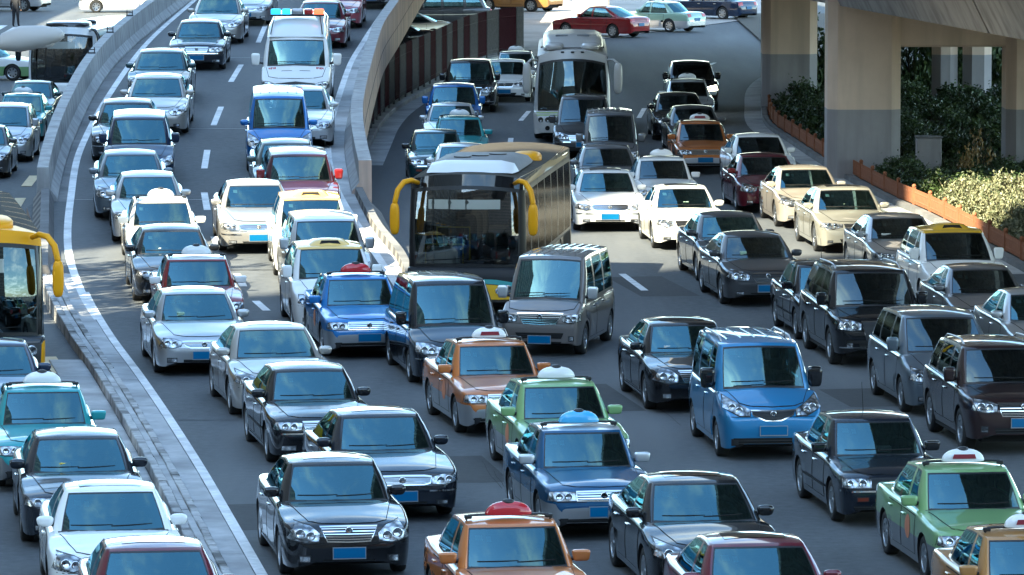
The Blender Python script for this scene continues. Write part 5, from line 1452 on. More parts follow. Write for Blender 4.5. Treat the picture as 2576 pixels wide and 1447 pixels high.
# ---------------------------------------------------------------- viaduct on the right
via = empty('viaduct', (11, 150, 0)); tag(via, 'concrete viaduct on tan columns with grey painted feet above the planted bed', 'viaduct')
vo = Vector((11, 150, 0))
def column(x0, x1, y, zt, parent=via, ch=.28):
    w = x1 - x0; cx = .5*(x0+x1); dpt = w * .9
    def ring(z): 
        a, b = w/2, dpt/2
        return [(cx-a+ch-vo.x, y-b-vo.y, z), (cx+a-ch-vo.x, y-b-vo.y, z), (cx+a-vo.x, y-b+ch-vo.y, z), (cx+a-vo.x, y+b-ch-vo.y, z), (cx+a-ch-vo.x, y+b-vo.y, z), (cx-a+ch-vo.x, y+b-vo.y, z), (cx-a-vo.x, y+b-ch-vo.y, z), (cx-a-vo.x, y-b+ch-vo.y, z)]
    vs = ring(-.1) + ring(2.0) + ring(zt)
    fs = [(r*8+i, r*8+(i+1) % 8, (r+1)*8+(i+1) % 8, (r+1)*8+i) for r in range(2) for i in range(8)] + [tuple(range(16, 24))]
    return link('column', mesh_from('column', vs, fs, False, [M['pier_grey'], M['pier_tan']], [0]*8 + [1]*9), parent)
column(9.13, 11.25, 154, 6.0); column(8.9, 10.85, 189, 6.0)
column(14.3, 16.4, 154, 6.0); column(14.9, 15.8, 188, 6); column(16.0, 17.0, 188, 6)
mb = MB(); mb.box((14.6-vo.x, 154.1-vo.y, 4.80), (7.0, 1.5, 2.0), bev=.06); mb.build('crossbeam', M['pier_tan'], via)
mb = MB(); mb.box((13.8-vo.x, 189.1-vo.y, 4.9), (6.6, 1.4, 1.9), bev=.06); mb.build('crossbeam', M['pier_tan'], via)
gp = [(-4.9 + 0, 250), (5.9, 180), (8.94, 157), (12.1, 133.7)]
def gx(y): return 8.94 + (157 - y) * .1356
secG = [(0, 5.0), (-.75, 6.5), (-2.4, 6.95), (-2.4, 7.3), (-2.4, 8.2), (-2.2, 8.2), (-2.2, 7.3), (16.2, 7.3), (16.2, 8.2), (16.4, 8.2), (16.4, 6.95), (14.7, 6.5), (14.0, 5.0)]
for y0, y1 in ((240, 189), (188.9, 154.1), (154, 134.1), (133.9, 96)):
    pth = [Vector((gx(y) - vo.x, y - vo.y, 0)) for y in np.linspace(y1, y0, 5)]
    vs, fs, fj = sweep(pth, secG); link('girder', mesh_from('girder', vs, fs, False, [M['girder']]), via)
    
# planted bed, orange fence
bed_px = [(1990, 180), (1945, 205), (1926, 232), (1925, 262), (1938, 318), (2000, 362), (2120, 440), (2240, 505), (2330, 545), (2500, 635), (2600, 690)]
bed = [U(*p) for p in bed_px]
soil = structure(link('planting_bed', mesh_from('planting_bed', [(p.x + .1, p.y, .10) for p in bed] + [(40, bed[-1].y, .10), (40, bed[0].y + 60, .10), (bed[0].x, bed[0].y + 60, .10)], [tuple(range(len(bed) + 3))], False, [M['soil']])))
bc = curve_of(bed)
by0, by1 = bc[0][0], bc[-1][0]
y = by0; bk = structure(empty('kerb', (0, 0, 0)))
while y < by1 + .5:
    e = y + 1.2; vs, fs, fj = sweep(on(resample(bc, y+.005, e-.005, .6), 'G'), [(-.16, -.1), (-.14, .14), (.04, .15), (.04, -.1)][::-1])
    link('kerb_stone', mesh_from('kerb_stone', vs, fs, False, [M['concrete_dark']]), bk); y = e
sheet('apron', [Vector((x-.75, y, .006)) for x, y in resample(bc, by0, by1, 1)], [Vector((x-.15, y, .006)) for x, y in resample(bc, by0, by1, 1)], gnd, M['apron'])
of = empty('picket_fence', (0, 0, 0)); tag(of, 'low orange picket fence with round topped posts edging the hedge bed', 'fence')
pts = resample(bc, by0, by1, .05); seg = [Vector((p[0] + .12, p[1], 0)) for p in pts]; dist = [0]
for a, b in zip(seg, seg[1:]): dist.append(dist[-1] + (b-a).length)
d = 0
while d < dist[-1] - .5:
    e = min(d + 2.5, dist[-1]); mb = MB(); n = int((e-d)/.10)
    for i in range(n):
        p, t = along(d + (i+.5)*(e-d)/n); mb.box((p.x, p.y, .15+.20), (.03, .065, .40), math.atan2(-t.x, t.y))
    p0, _ = along(d+.02); p1, _ = along(e-.02)
    for z in (.24, .46): mb.tube([(p0.x, p0.y, z), (p1.x, p1.y, z)], .022, 4)
    mb.build('fence_panel', M['fence_orange'], of)
    mb = MB(); mb.box((p0.x, p0.y, .34), (.09, .09, .50)); v, f = blob(.06, .06, .06, 2); mb.add([(a+p0.x, b+p0.y, c_+.62) for a, b, c_ in v], f); mb.build('fence_post', M['fence_orange'], of)
    d = e
# cabinet
p = U(2335, 470)
cbx = empty('utility_cabinet', (p.x, p.y, .1)); tag(cbx, 'plain grey metal cabinet standing in the hedge behind the front column', 'cabinet')
mb = MB(); mb.box((0, 0, .65), (.70, .55, 1.3), bev=.02); mb.build('housing', M['pier_grey'], cbx)
mb = MB(); mb.box((0, 0, 1.32), (.76, .61, .05), bev=.01); mb.build('lid', M['concrete_dark'], cbx)
mb = MB(); mb.box((.02, -.283, .68), (.56, .02, 1.1)); mb.build('door', M['pier_grey'], cbx)

# shrubs
def leafmat(name, a, b):
    m, nt, bs = nodes_of(name); N = nt.nodes; Lk = nt.links
    oi = N.new('ShaderNodeNewGeometry')
    cr = N.new('ShaderNodeValToRGB'); cr.color_ramp.elements[0].color = (*a, 1); cr.color_ramp.elements[1].color = (*b, 1)
    Lk.new(oi.outputs['Random Per Island'], cr.inputs['Fac']); Lk.new(cr.outputs['Color'], bs.inputs['Base Color'])
    bs.inputs['Roughness'].default_value = .5
    return m
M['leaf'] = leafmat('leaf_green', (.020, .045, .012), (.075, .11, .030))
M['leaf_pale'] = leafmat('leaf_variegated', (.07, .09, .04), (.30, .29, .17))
M['leaf_dry'] = leafmat('leaf_dry', (.14, .10, .03), (.34, .22, .07))
M['twig'] = plain('twig', (.05, .035, .022), .9)
def shrub_mesh(seed, n, sx, sy, sz, mat, ls):
    r = np.random.default_rng(seed); vs, fs = [], []
    cl = r.normal(size=(26, 3)); cl /= np.linalg.norm(cl, axis=1)[:, None]; cl[:, 2] = np.abs(cl[:, 2]); rad = r.uniform(.72, 1.05, 26)
    for i in range(n):
        c = r.integers(26); p = cl[c] * rad[c] * np.array([sx, sy, sz]) * r.uniform(.55, 1) ** .5 + r.normal(size=3) * np.array([.11*sx, .11*sy, .11*sz])
        if p[2] < 0: p[2] = abs(p[2])
        t = r.normal(size=3); t[2] = abs(t[2]) * .8 + .15; t /= np.linalg.norm(t); u = np.cross(t, r.normal(size=3)); u /= np.linalg.norm(u)
        s = ls * r.uniform(.6, 1.25); k = len(vs); nn = np.cross(t, u) * s * .12
        vs += [tuple(p - t*s*.5), tuple(p + u*s*.30 + nn), tuple(p + t*s*.55), tuple(p - u*s*.30 + nn)]; fs.append((k, k+1, k+2, k+3))
    return mesh_from('foliage', vs, fs, False, [mat])
def stem_mesh(seed, sx, sy, sz):
    r = random.Random(seed); mb = MB()
    for i in range(7):
        a = r.uniform(0, 6.28); q = r.uniform(.3, .75); mb.tube([(r.uniform(-.1, .1), r.uniform(-.1, .1), -.1), (math.cos(a)*q*sx*.5, math.sin(a)*q*sy*.5, sz*.4), (math.cos(a)*q*sx, math.sin(a)*q*sy, sz*.85)], [.02, .014, .006], 5)
    return mb.mesh('stem', [M['twig']])
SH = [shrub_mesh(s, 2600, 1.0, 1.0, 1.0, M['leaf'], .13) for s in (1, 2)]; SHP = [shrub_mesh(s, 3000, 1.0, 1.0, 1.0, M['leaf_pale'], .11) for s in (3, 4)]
SHD = shrub_mesh(5, 500, .8, .8, 1.0, M['leaf_dry'], .12); ST = stem_mesh(1, 1, 1, 1)
def shrub(x, y, s, h, label, me, rz=0, group=None):
    o = empty('shrub', (x, y, .08), rz); tag(o, label, 'shrub', group); o.scale = (s, s, h)
    link('foliage', me, o); link('stem', ST, o)
rr = random.Random(3)
def bedx(y): return resample(bc, y, y+1, 1)[0][0]
GH = 'dark shrubs under the viaduct'; GP = 'pale sunlit shrubs along the orange fence'
# pale clipped shrubs in the sun
y = by0 + .5
while y < 141:
    for row in range(3):
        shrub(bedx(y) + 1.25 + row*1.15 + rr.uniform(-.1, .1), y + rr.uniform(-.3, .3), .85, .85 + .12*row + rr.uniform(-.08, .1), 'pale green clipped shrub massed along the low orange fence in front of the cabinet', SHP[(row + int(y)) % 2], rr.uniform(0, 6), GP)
    y += 1.15
p = U(2440, 470); shrub(p.x, p.y - 2, .7, 1.55, 'sparse shrub with dry yellow leaves rising above the pale hedge', SHD)
for y in np.arange(142, 152, 1.5):
    for row in range(6):
        x = bedx(y) + 1.3 + row*1.35
        if 9.0 < x < 11.4 and y > 151: continue
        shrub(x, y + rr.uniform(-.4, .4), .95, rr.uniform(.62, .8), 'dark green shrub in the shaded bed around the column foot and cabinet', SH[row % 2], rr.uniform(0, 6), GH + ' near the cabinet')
for y in np.arange(157, 187, 2.2):
    for row in range(5):
        x = bedx(y) + 1.5 + row*1.75
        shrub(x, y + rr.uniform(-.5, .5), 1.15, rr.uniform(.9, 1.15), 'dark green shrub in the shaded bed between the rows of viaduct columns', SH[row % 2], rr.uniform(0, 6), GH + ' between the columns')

for i, x in enumerate(np.arange(11.2, 26, 1.9)):  # bush row added to keep the background under the viaduct dark
    shrub(x, 199 + rr.uniform(-.6, .6), 1.5, rr.uniform(2.6, 3.2), 'tall dark hedge bush added to darken the view behind the last viaduct columns', SH[i % 2], rr.uniform(0, 6), 'added hedge darkening the view behind the last columns')
# ---------------------------------------------------------------- things beyond the frame that shade it and show in the paintwork
def tower(name, label, x0, x1, y0, y1, h, mat):  # unseen block added to shade the road and darken reflections
    mb = MB(); mb.box((.5*(x0+x1), .5*(y0+y1), h/2), (x1-x0, y1-y0, h)); o = mb.build('wall', mat)
    o.name = name; tag(o, label, 'building'); return o
def facade(name, a, b):
    m, nt, bs = nodes_of(name); N = nt.nodes; Lk = nt.links
    tc = N.new('ShaderNodeTexCoord'); br = N.new('ShaderNodeTexBrick'); br.offset = 0
    mp = N.new('ShaderNodeMapping'); mp.inputs['Rotation'].default_value = (R(90), 0, 0)
    sx = N.new('ShaderNodeSeparateXYZ'); cb = N.new('ShaderNodeCombineXYZ'); ad = N.new('ShaderNodeMath')
    Lk.new(tc.outputs['Object'], sx.inputs[0]); Lk.new(sx.outputs['X'], ad.inputs[0]); Lk.new(sx.outputs['Y'], ad.inputs[1]); Lk.new(ad.outputs[0], cb.inputs['X']); Lk.new(sx.outputs['Z'], cb.inputs['Y'])
    Lk.new(cb.outputs[0], br.inputs['Vector'])
    br.inputs['Color1'].default_value = (*b, 1); br.inputs['Color2'].default_value = (*[c*.7 for c in b], 1); br.inputs['Mortar'].default_value = (*a, 1)
    br.inputs['Scale'].default_value = 1.0; br.inputs['Brick Width'].default_value = 3.0; br.inputs['Row Height'].default_value = 3.4; br.inputs['Mortar Size'].default_value = .55
    Lk.new(br.outputs['Color'], bs.inputs['Base Color']); bs.inputs['Roughness'].default_value = .5
    return m
FA = facade('facade_pale', (.26, .24, .21), (.04, .045, .05)); FB = facade('facade_brown', (.28, .22, .18), (.05, .055, .06))
tower('shade_block', 'unseen pale office tower added beside the left road to shade its near end', -74, -60, -90, 45, 112, FA)
tower('shade_block', 'unseen brown office tower added to shade the road past the gap of sunlight', -74, -60, 71.5, 176, 112, FB)
tower('shade_block', 'unseen low pale block added to shade the far end of the left road', -60, -44, 172, 300, 26, FA)
tower('shade_block', 'unseen broad brown office block added behind the viewpoint to darken reflections', -75, 80, -75, -45, 52, FB)
hv = empty('upper_deck', (16, 170, 0)); tag(hv, 'high concrete motorway deck passing over the right hand lanes', 'viaduct')
pth = [Vector((7.2 - (y - 84) * .085 + 9 - 16, y - 170, 0)) for y in np.linspace(60, 330, 12)]
vs, fs, fj = sweep(pth, [(-9, 16.6), (-9, 17.8), (3, 17.8), (3, 16.6), (1, 15.2), (-6, 15.2)]); link('girder', mesh_from('girder', vs, fs, False, [M['girder']]), hv)
for y in (88, 128, 168):
    mb = MB(); mb.box((22-16, y-170, 7.7), (2, 2, 15.4)); mb.build('column', M['concrete'], hv)

# unseen trees added left of the frame to dapple the sunlight on the ramp
TL = shrub_mesh(11, 1500, 1.0, 1.0, 1.0, M['leaf'], .11)
def dapple_tree(x, y, h, r, label):
    o = empty('dapple_tree', (x, y, 0)); tag(o, label, 'tree')
    mb = MB(); mb.tube([(0, 0, 0), (.1, 0, h*.3), (-.05, .1, h*.6), (.1, 0, h*.85)], [.22, .17, .12, .05], 8)
    for k in range(6):
        a = k * 1.05; mb.tube([(0, .05, h*(.45+.05*k)), (math.cos(a)*r*.4, math.sin(a)*r*.4, h*(.58+.05*k)), (math.cos(a)*r*.8, math.sin(a)*r*.8, h*(.66+.05*k))], [.08, .05, .02], 6)
    mb.build('trunk', M['twig'], o, True)
    c_ = link('crown', TL, o, (0, 0, h*.5)); c_.scale = (r, r, h*.5)
dapple_tree(-17.5, 102.5, 15, 2.9, 'unseen leafy tree added left of the yellow bus to dapple the sunlight'); dapple_tree(-18, 108.5, 14.5, 2.9, 'unseen leafy tree added left of the barrier wall end to dapple the sunlight')
# ------------------------------------------------------------------ traffic
def slope_of(c, y): a = resample(c, y-2, y+2, 4); return (a[1][0] - a[0][0]) / 4.0
def head_R(x, y):
    m = .5 * (slope_of(line_left, y) + slope_of(line_right, y)) if y > 112 else (slope_of(med_line, y) if y < 104 else .5*(slope_of(med_line, y) + slope_of(line_left, y)))
    return -math.atan(m)
def head_G(x, y):
    near = 9.0 if x < 2 else (6.3 if x > 5 else 9.0 - (x - 2) * .9)
    if y < 112: d = near
    elif y < 150: d = near + (y - 112) / 38 * (2.5 - near)
    else: d = 2.5 + (min(y, 200) - 150) / 50 * (-4.5 if x < 4 else -1.5)
    return R(d)
def head_L(x, y):
    return -math.atan(slope_of(med_line, min(y, 108))) if y < 115 else -math.atan(slope_of(left_foot, min(max(y, 125), 200)))
HEADS = {'R': head_R, 'G': head_G, 'L': head_L}
def solve(anchor, px, py, lane, head=None):
    kind = 'R' if lane == 'R' else 'G'
    tx, ty = px * 1024/2576, py * 1024/2576
    p = unproject(tx, ty, kind, .9); X, Y = p.x, p.y
    def f(X, Y):
        th = HEADS[lane](X, Y) if head is None else R(head)
        q = Matrix.Rotation(th, 3, 'Z') @ anchor
        return project((X + q.x, Y + q.y, surf(kind, Y) + q.z)), th
    for _ in range(12):
        (u, v), th = f(X, Y); (u1, v1), _t = f(X + .05, Y); (u2, v2), _t = f(X, Y + .05)
        J = np.array([[(u1-u)/.05, (u2-u)/.05], [(v1-v)/.05, (v2-v)/.05]])
        dlt = np.linalg.solve(J, np.array([tx-u, ty-v]))
        X += float(np.clip(dlt[0], -5, 5)); Y += float(np.clip(dlt[1], -20, 20))
        if abs(dlt).max() < 1e-4: break
    return X, Y, f(X, Y)[1]
KIND = {'sedan': 'car', 'taxi': 'taxi', 'off_road_car': 'car', 'minivan': 'minivan', 'hatchback': 'car', 'van': 'van', 'city_bus': 'bus', 'coach': 'bus', 'emergency_van': 'van'}
def car(name, mdl, col, px, py, lane, label, lo=None, roof=None, mir=None, sign=None, head=None, o='', glassm=None, anchor=None, header=None, skip=(), lit=False):
    md = model(mdl)
    X, Y, th = solve(md.anchor if anchor is None else Vector(anchor), px, py, lane, head)
    kind = 'R' if lane == 'R' else 'G'
    pit = math.atan((surf(kind, Y+1.4) - surf(kind, Y-1.4)) / 2.8)
    g = lambda k: PAINT[k] if k in PAINT else M[k]
    c = {'paint': g(col), 'paint2': g(lo or col), 'roofpaint': g(roof or col), 'mirror': g(mir or col), 'header': g(header or 'black'), 'rail': M['steel'] if 'x' in o else M['galv']}
    if sign: c['sign'] = g(sign)
    if glassm: c['glassy'] = c['sideglass'] = M[glassm]
    if name in ('city_bus', 'coach'): c['sideglass'] = M['bus_side_glass']
    if lit: c['lampy'] = M['lamp_lit']
    op = ['plate']
    if sign: op += ['sign'] + (['panel'] if 'p' in o else []) + (['emblem'] if col in ('orange', 'taxigreen', 'taxiblue', 'amberbrown') else [])
    if 's' in o: op.append('sunroof')
    if 'r' in o: op.append('rails')
    if 'a' in o: op.append('antenna')
    z = .5 * (surf(kind, Y+1.4) + surf(kind, Y-1.4)) + (.006 if kind == 'R' and Y > 92 else 0)
    rq = random.Random(int(px * 7 + py))
    root, _ = spawn(md, name, label, KIND.get(name, 'car'), (X, Y, z), th, c, None, pit, op, skip)
    if name not in ('city_bus', 'coach') and rq.random() < .65:
        P = md.P; cb = P['cab']; l = cb['wsb'] + .30; w_, h_, mt = rq.choice([(.22, .09, 'paper'), (.26, .03, 'paper'), (.16, .10, 'cloth_yellow'), (.30, .02, 'paper'), (.14, .12, 'palebox')])
        kk = ('box', w_, h_, mt)
        if kk not in _shared: mb = MB(); mb.box((0, 0, h_/2), (w_, .13, h_), bev=.008); _shared[kk] = mb.mesh('dashboard_box', [M[mt]])
        link('dashboard_box', _shared[kk], root, (rq.uniform(-.5, .45) * cb['wfb'], l - P['L']/2, float(pchip(P['top'], l)) + .005))
    PLACED.append((label, X, Y))
    return root
PLACED = []
M['palebox'] = plain('pale_green_box', (.35, .50, .36), .6)
W1 = dict(lo='silver')
# ramp, inner lane
car('sedan', 'crown', 'black', 852, 1256, 'G', 'black sedan with big chrome grille and plate leading its lane beside the stone median', head=8.2, o='s')
car('sedan', 'regal', 'blueblack', 976, 1130, 'G', 'dark blue black sedan with wide chrome grille half hidden behind a black sedan', head=10.5, o='s')
car('sedan', 'old', 'black', 792, 1003, 'G', 'squarish black sedan with rectangular fog lamps in front of a warm grey sedan', head=9.5)
car('sedan', 'swept', 'warmsilver', 699, 897, 'G', 'warm grey rounded sedan following a squarish black sedan', head=9.5, o='s')
car('sedan', 'mid', 'silver', 500, 804, 'R', 'silver sedan with oval grille beside the median, ahead of a white and red taxi', o='s', head=8.5)
car('taxi', 'santana', 'red', 501, 715, 'R', 'red and white taxi with white roof sign right behind a silver sedan', lo='silver', roof='white', mir='white', sign='signwhite', head=7)
car('sedan', 'audi', 'black', 436, 633, 'R', 'black sedan with tall grille following a red and white taxi')
car('taxi', 'santana', 'ivory', 409, 561, 'R', 'all white taxi with white roof sign following a black sedan on the ramp', sign='signwhite', o='')
car('sedan', 'merc', 'silver', 374, 492, 'R', 'silver sedan with round twin headlights behind a white taxi on the ramp')
car('sedan', 'accord', 'bluegrey', 330, 436, 'R', 'blue grey sedan next to the ramp edge line behind a silver sedan')
car('minivan', 'mpv', 'navy', 350, 351, 'R', 'tall dark blue minivan with swept headlights on the ramp')
car('sedan', 'regal', 'black', 318, 303, 'R', 'black sedan mostly hidden behind a dark blue minivan on the ramp')
car('sedan', 'swept', 'warmsilver', 393, 236, 'R', 'warm grey sedan with folded bright headlights further up the ramp', o='s')
car('sedan', 'accord', 'darkteal', 402, 170, 'R', 'dark teal sedan hidden behind a warm grey sedan up the ramp')
car('sedan', 'old', 'blueblack', 500, 91, 'R', 'dark sedan with chrome grille following in the middle of the ramp')
car('sedan', 'swept', 'warmsilver', 546, 30, 'R', 'pale grey sedan at the top of the ramp behind a dark sedan')
car('sedan', 'mid', 'silver', 622, -10, 'R', 'silver sedan at the far top of the ramp next to the white emergency van')
# ramp, outer lane
car('taxi', 'santana', 'taxiblue', 909, 764, 'R', 'bright blue taxi with silver bumper and red roof sign', lo='silver', sign='signred', head=8.5)
car('taxi', 'touran', 'white', 841, 694, 'R', 'white taxi minivan with cream yellow roof right behind a bright blue taxi', roof='cream', head=7)
car('minivan', 'mpv', 'lightsilver', 827, 621, 'R', 'silver minivan with sunroof between two yellow roofed taxi minivans', o='s', head=6.5)
car('taxi', 'touran', 'white', 787, 563, 'R', 'white taxi minivan with cream yellow roof behind a silver minivan and beside the parapet end', roof='cream', head=5)
car('sedan', 'regal', 'warmsilver', 644, 516, 'R', 'silver beige sedan with wide chrome grille beside the lane dashes')
car('hatchback', 'suv', 'wine', 756, 446, 'R', 'maroon car with red mirrors at the foot of the parapet', mir='red')
car('sedan', 'old', 'greygreen', 723, 405, 'R', 'dark grey green sedan partly hidden behind a maroon car')
car('minivan', 'tallhatch', 'blue', 702, 310, 'R', 'bright blue compact minivan with ribbed roof on the ramp')
car('sedan', 'mid', 'lightsilver', 757, 268, 'R', 'light silver sedan peeking out behind a bright blue compact minivan')
car('emergency_van', 'iveco', 'white', 745, 153, 'R', 'white emergency van with blue and red light bar on its raised roof', lo='lightsilver', mir='white')
car('sedan', 'mid', 'maroon', 806, 42, 'R', 'maroon sedan behind the white emergency van')
car('sedan', 'mid', 'rose', 848, -4, 'R', 'rose red sedan beside the parapet at the top of the ramp')
car('sedan', 'mid', 'black', 935, -48, 'R', 'black sedan at the very top of the ramp past a rose red sedan')
# right carriageway
car('minivan', 'gl8', 'blueblack', 1148, 812, 'G', 'black minivan with big black mirrors between a blue taxi and a brown grey van', mir='black', head=8.5)
car('van', 'micro', 'bronze', 1372, 746, 'G', 'brown grey ribbed roof van with chrome grille cutting across in front of the city bus', head=-11.5, mir='lightsilver')
car('city_bus', 'citybus', 'busdark', 1171, 663, 'G', 'black city bus with yellow horn mirrors and roof unit', lo='busmatt', roof='roof_brown', mir='busyellow', glassm='bus_glass', head=-5.8, header='black')
car('taxi', 'santana', 'orange', 1254, 940, 'G', 'orange and silver taxi with white and red roof sign behind a green taxi', lo='silver', sign='signwhite', o='p', head=10.5)
car('taxi', 'santana', 'taxigreen', 1424, 1049, 'G', 'green taxi with plain white roof sign between orange and dark blue taxis', lo='silver', sign='signwhite', head=9.5)
car('taxi', 'santana', 'deepblue', 1482, 1171, 'G', 'dark blue taxi with silver roof and light blue roof sign', lo='silver', roof='lightsilver', mir='lightsilver', sign='signblue', head=9)
car('sedan', 'swept', 'black', 1776, 1308, 'G', 'black arched roof sedan with dark sunroof beside a maroon sedan', o='s', head=7.5)
car('taxi', 'santana', 'orange', 1307, 1423, 'G', 'orange taxi with red roof sign right in front of a dark blue taxi', sign='signred', lo='silver', head=9)
car('sedan', 'mid', 'maroon', 1934, 1478, 'G', 'maroon sedan with glass sunroof in front of a black arched roof sedan', o='s', head=7)
car('van', 'nv200', 'midblue', 1926, 969, 'G', 'blue compact van with roof rails and ribbed roof', mir='black', o='ra', head=6.3)
car('sedan', 'crown', 'black', 1736, 884, 'G', 'glossy black sedan partly hidden behind a blue compact van', o='s', head=7)
car('sedan', 'santana_old', 'blueblack', 2216, 1141, 'G', 'boxy black sedan with square headlights and long aerial', mir='black', o='a', head=7.2)
car('taxi', 'santana', 'taxigreen', 2457, 1277, 'G', 'green taxi with white and red roof sign in front of a boxy black sedan', lo='grey', sign='signwhite', o='p', head=7.5)
car('taxi', 'santana', 'amberbrown', 2624, 1457, 'G', 'brown orange taxi with white and red roof sign in front of a green taxi', sign='signwhite', o='p', head=7)
car('off_road_car', 'suv', 'darkbrown', 2541, 959, 'G', 'dark brown high riding car with roof rails and silver side step', o='r', head=6.5, glassm='dark_glass')
car('minivan', 'mpv', 'bluegrey', 2387, 880, 'G', 'blue grey minivan between a big black car and a dark brown car', head=6.2, glassm='dark_glass')
car('off_road_car', 'bigsuv', 'black', 2203, 765, 'G', 'big black high riding car with roof rails in front of a boxy black sedan', o='r', head=6, glassm='dark_glass')
car('sedan', 'santana_old', 'black', 2095, 729, 'G', 'boxy black sedan mostly hidden behind a big black high riding car', mir='black', o='a', head=6)
car('sedan', 'lexus', 'darkgrey', 1910, 648, 'G', 'dark grey sedan with slatted grille and blue plate at the edge of the sunlit strip', head=6.5, glassm='dark_glass')
car('sedan', 'accord', 'darkgrey', 1845, 596, 'G', 'dark grey sedan half hidden behind a similar sedan with slatted grille', head=6)
car('sedan', 'merc', 'grey', 2484, 736, 'G', 'grey sedan between a yellow roofed taxi minivan and a blue grey minivan', head=6, glassm='dark_glass')
car('sedan', 'mid', 'silver', 2637, 804, 'G', 'silver sedan cut by the picture edge behind a dark brown high riding car', head=6)
car('taxi', 'touran', 'white', 2417, 650, 'G', 'white taxi minivan with strong yellow roof beside the orange fence', roof='yellow', head=6, glassm='dark_glass')
car('sedan', 'audi', 'silver', 2272, 599, 'G', 'silver sedan with closed sunroof ahead of a yellow roofed taxi minivan', o='s', head=5.5, glassm='dark_glass')
car('sedan', 'bmw', 'champagne', 2137, 526, 'G', 'pale green grey sedan with sunroof in the sunlight', o='s', head=5)
car('sedan', 'swept', 'beige', 2034, 471, 'G', 'beige sedan in the sunlight nearest the front viaduct column', head=4.5)
car('sedan', 'accord', 'maroon', 1931, 438, 'G', 'maroon sedan following between a white car and a beige sedan', mir='red', head=4.5, glassm='dark_glass')
car('sedan', 'mid', 'white', 1916, 386, 'G', 'white sedan behind a maroon sedan next to the orange fence', head=4, glassm='dark_glass')
car('sedan', 'merc', 'ivory', 1725, 521, 'G', 'ivory white sedan with brown sunroof in the sunlight', o='s', head=4.5)
car('sedan', 'regal', 'white', 1528, 481, 'G', 'white sedan with wide grille and blue plate beside the city bus', o='s', head=2)
car('taxi', 'santana', 'white', 1671, 448, 'G', 'white taxi with white roof sign between two white sedans', sign='signwhite', head=3.5, glassm='dark_glass')
car('sedan', 'accord', 'grey', 1529, 416, 'G', 'grey sedan behind a white sedan beside the city bus', head=1.5, glassm='dark_glass')
car('van', 'micro', 'grey', 1536, 353, 'G', 'grey ribbed roof van between two grey cars in front of the coach', head=0, glassm='dark_glass')
car('minivan', 'gl8', 'darkgrey', 1468, 306, 'G', 'dark grey minivan right in front of the white coach', head=-1, glassm='dark_glass')
car('coach', 'coach', 'coachwhite', 1440, 273, 'G', 'white coach with hanging white mirrors and green stripes', head=-.6, glassm='dark_glass', mir='coachwhite')
car('taxi', 'santana', 'orange', 1766, 351, 'G', 'orange taxi with white roof sign and blue plate in front of a dark grey sedan', lo='lightsilver', sign='signwhite', head=2.5, glassm='dark_glass', o='p')
car('sedan', 'old', 'darkgrey', 1748, 308, 'G', 'dark grey sedan behind an orange taxi in the shade', head=2, glassm='dark_glass')
car('sedan', 'accord', 'black', 1709, 275, 'G', 'black sedan between a white roofed taxi and a dark grey sedan in the shade', head=1.5, glassm='dark_glass')
car('taxi', 'santana', 'lightsilver', 1732, 240, 'G', 'pale silver taxi with white roof sign behind a black sedan', sign='signwhite', head=1, glassm='dark_glass')
car('off_road_car', 'suv', 'black', 1741, 198, 'G', 'black high riding car with headlights on at the back of the shaded queue', head=.5, glassm='dark_glass', lit=True)
# by the fence
car('off_road_car', 'bigsuv', 'black', 1181, 200, 'G', 'black high riding car following a bright blue one beside the maroon fence')
car('sedan', 'bmw', 'white', 1272, 186, 'G', 'white sedan beside a black high riding car and the coach')
car('taxi', 'santana', 'lightsilver', 1296, 165, 'G', 'pale silver taxi with white roof sign behind a white sedan beside the coach', sign='signwhite')
car('off_road_car', 'suv', 'blue', 1141, 259, 'G', 'blue high riding car beside the maroon and grey fence')
car('sedan', 'mid', 'lightsilver', 1136, 303, 'G', 'light silver sedan hidden between a blue high riding car and a teal taxi')
car('taxi', 'santana', 'teal', 1157, 339, 'G', 'teal taxi with white roof sign beside the curved fence kerb', lo='silver', sign='signwhite')
car('sedan', 'santana_old', 'darkteal', 1098, 375, 'G', 'boxy dark teal sedan behind the roof of the city bus', mir='black')
car('sedan', 'mid', 'lightsilver', 1166, 412, 'G', 'light silver sedan with its hood hidden by the city bus roof')
# left road
car('minivan', 'mpv', 'silver', 10, 315, 'L', 'silver minivan on the left road against the barrier wall', o='s')
car('taxi', 'santana', 'teal', 52, 278, 'L', 'teal taxi with white roof sign behind a silver minivan on the left road', sign='signwhite')
car('sedan', 'mid', 'darkteal', 75, 243, 'L', 'dark teal sedan behind a teal taxi and in front of the white bus')
car('sedan', 'mid', 'darkgrey', -48, 362, 'L', 'dark grey car cut by the picture edge beside a silver minivan')
car('city_bus', 'whitebus', 'white', 153, 203, 'L', 'white city bus with black windshield behind the barrier wall', glassm='bus_glass', mir='black', head=-7, header='black')
car('city_bus', 'yellowbus', 'busblack', -57, 836, 'L', 'yellow city bus with yellow horn mirror on the left road', lo='busyellow', glassm='dark_glass', mir='busyellow', roof='roof_brown', header='busyellow', head=8.5)
car('sedan', 'accord', 'navy', -17, 941, 'L', 'dark blue car right in front of the yellow city bus')
car('taxi', 'santana', 'teal', 113, 1063, 'L', 'teal and grey taxi with white roof sign beside the stone median', lo='grey', sign='signwhite')
car('sedan', 'audi', 'blueblack', 202, 1185, 'L', 'black sedan between a teal taxi and a white sedan on the left road', sign=None)
car('sedan', 'accord', 'white', 287, 1332, 'L', 'white sedan with sunroof between a black and a maroon sedan on the left road', o='s')
car('sedan', 'mid', 'maroon', 400, 1490, 'L', 'maroon sedan with sunroof beside the stone median in front of a white sedan', o='s')
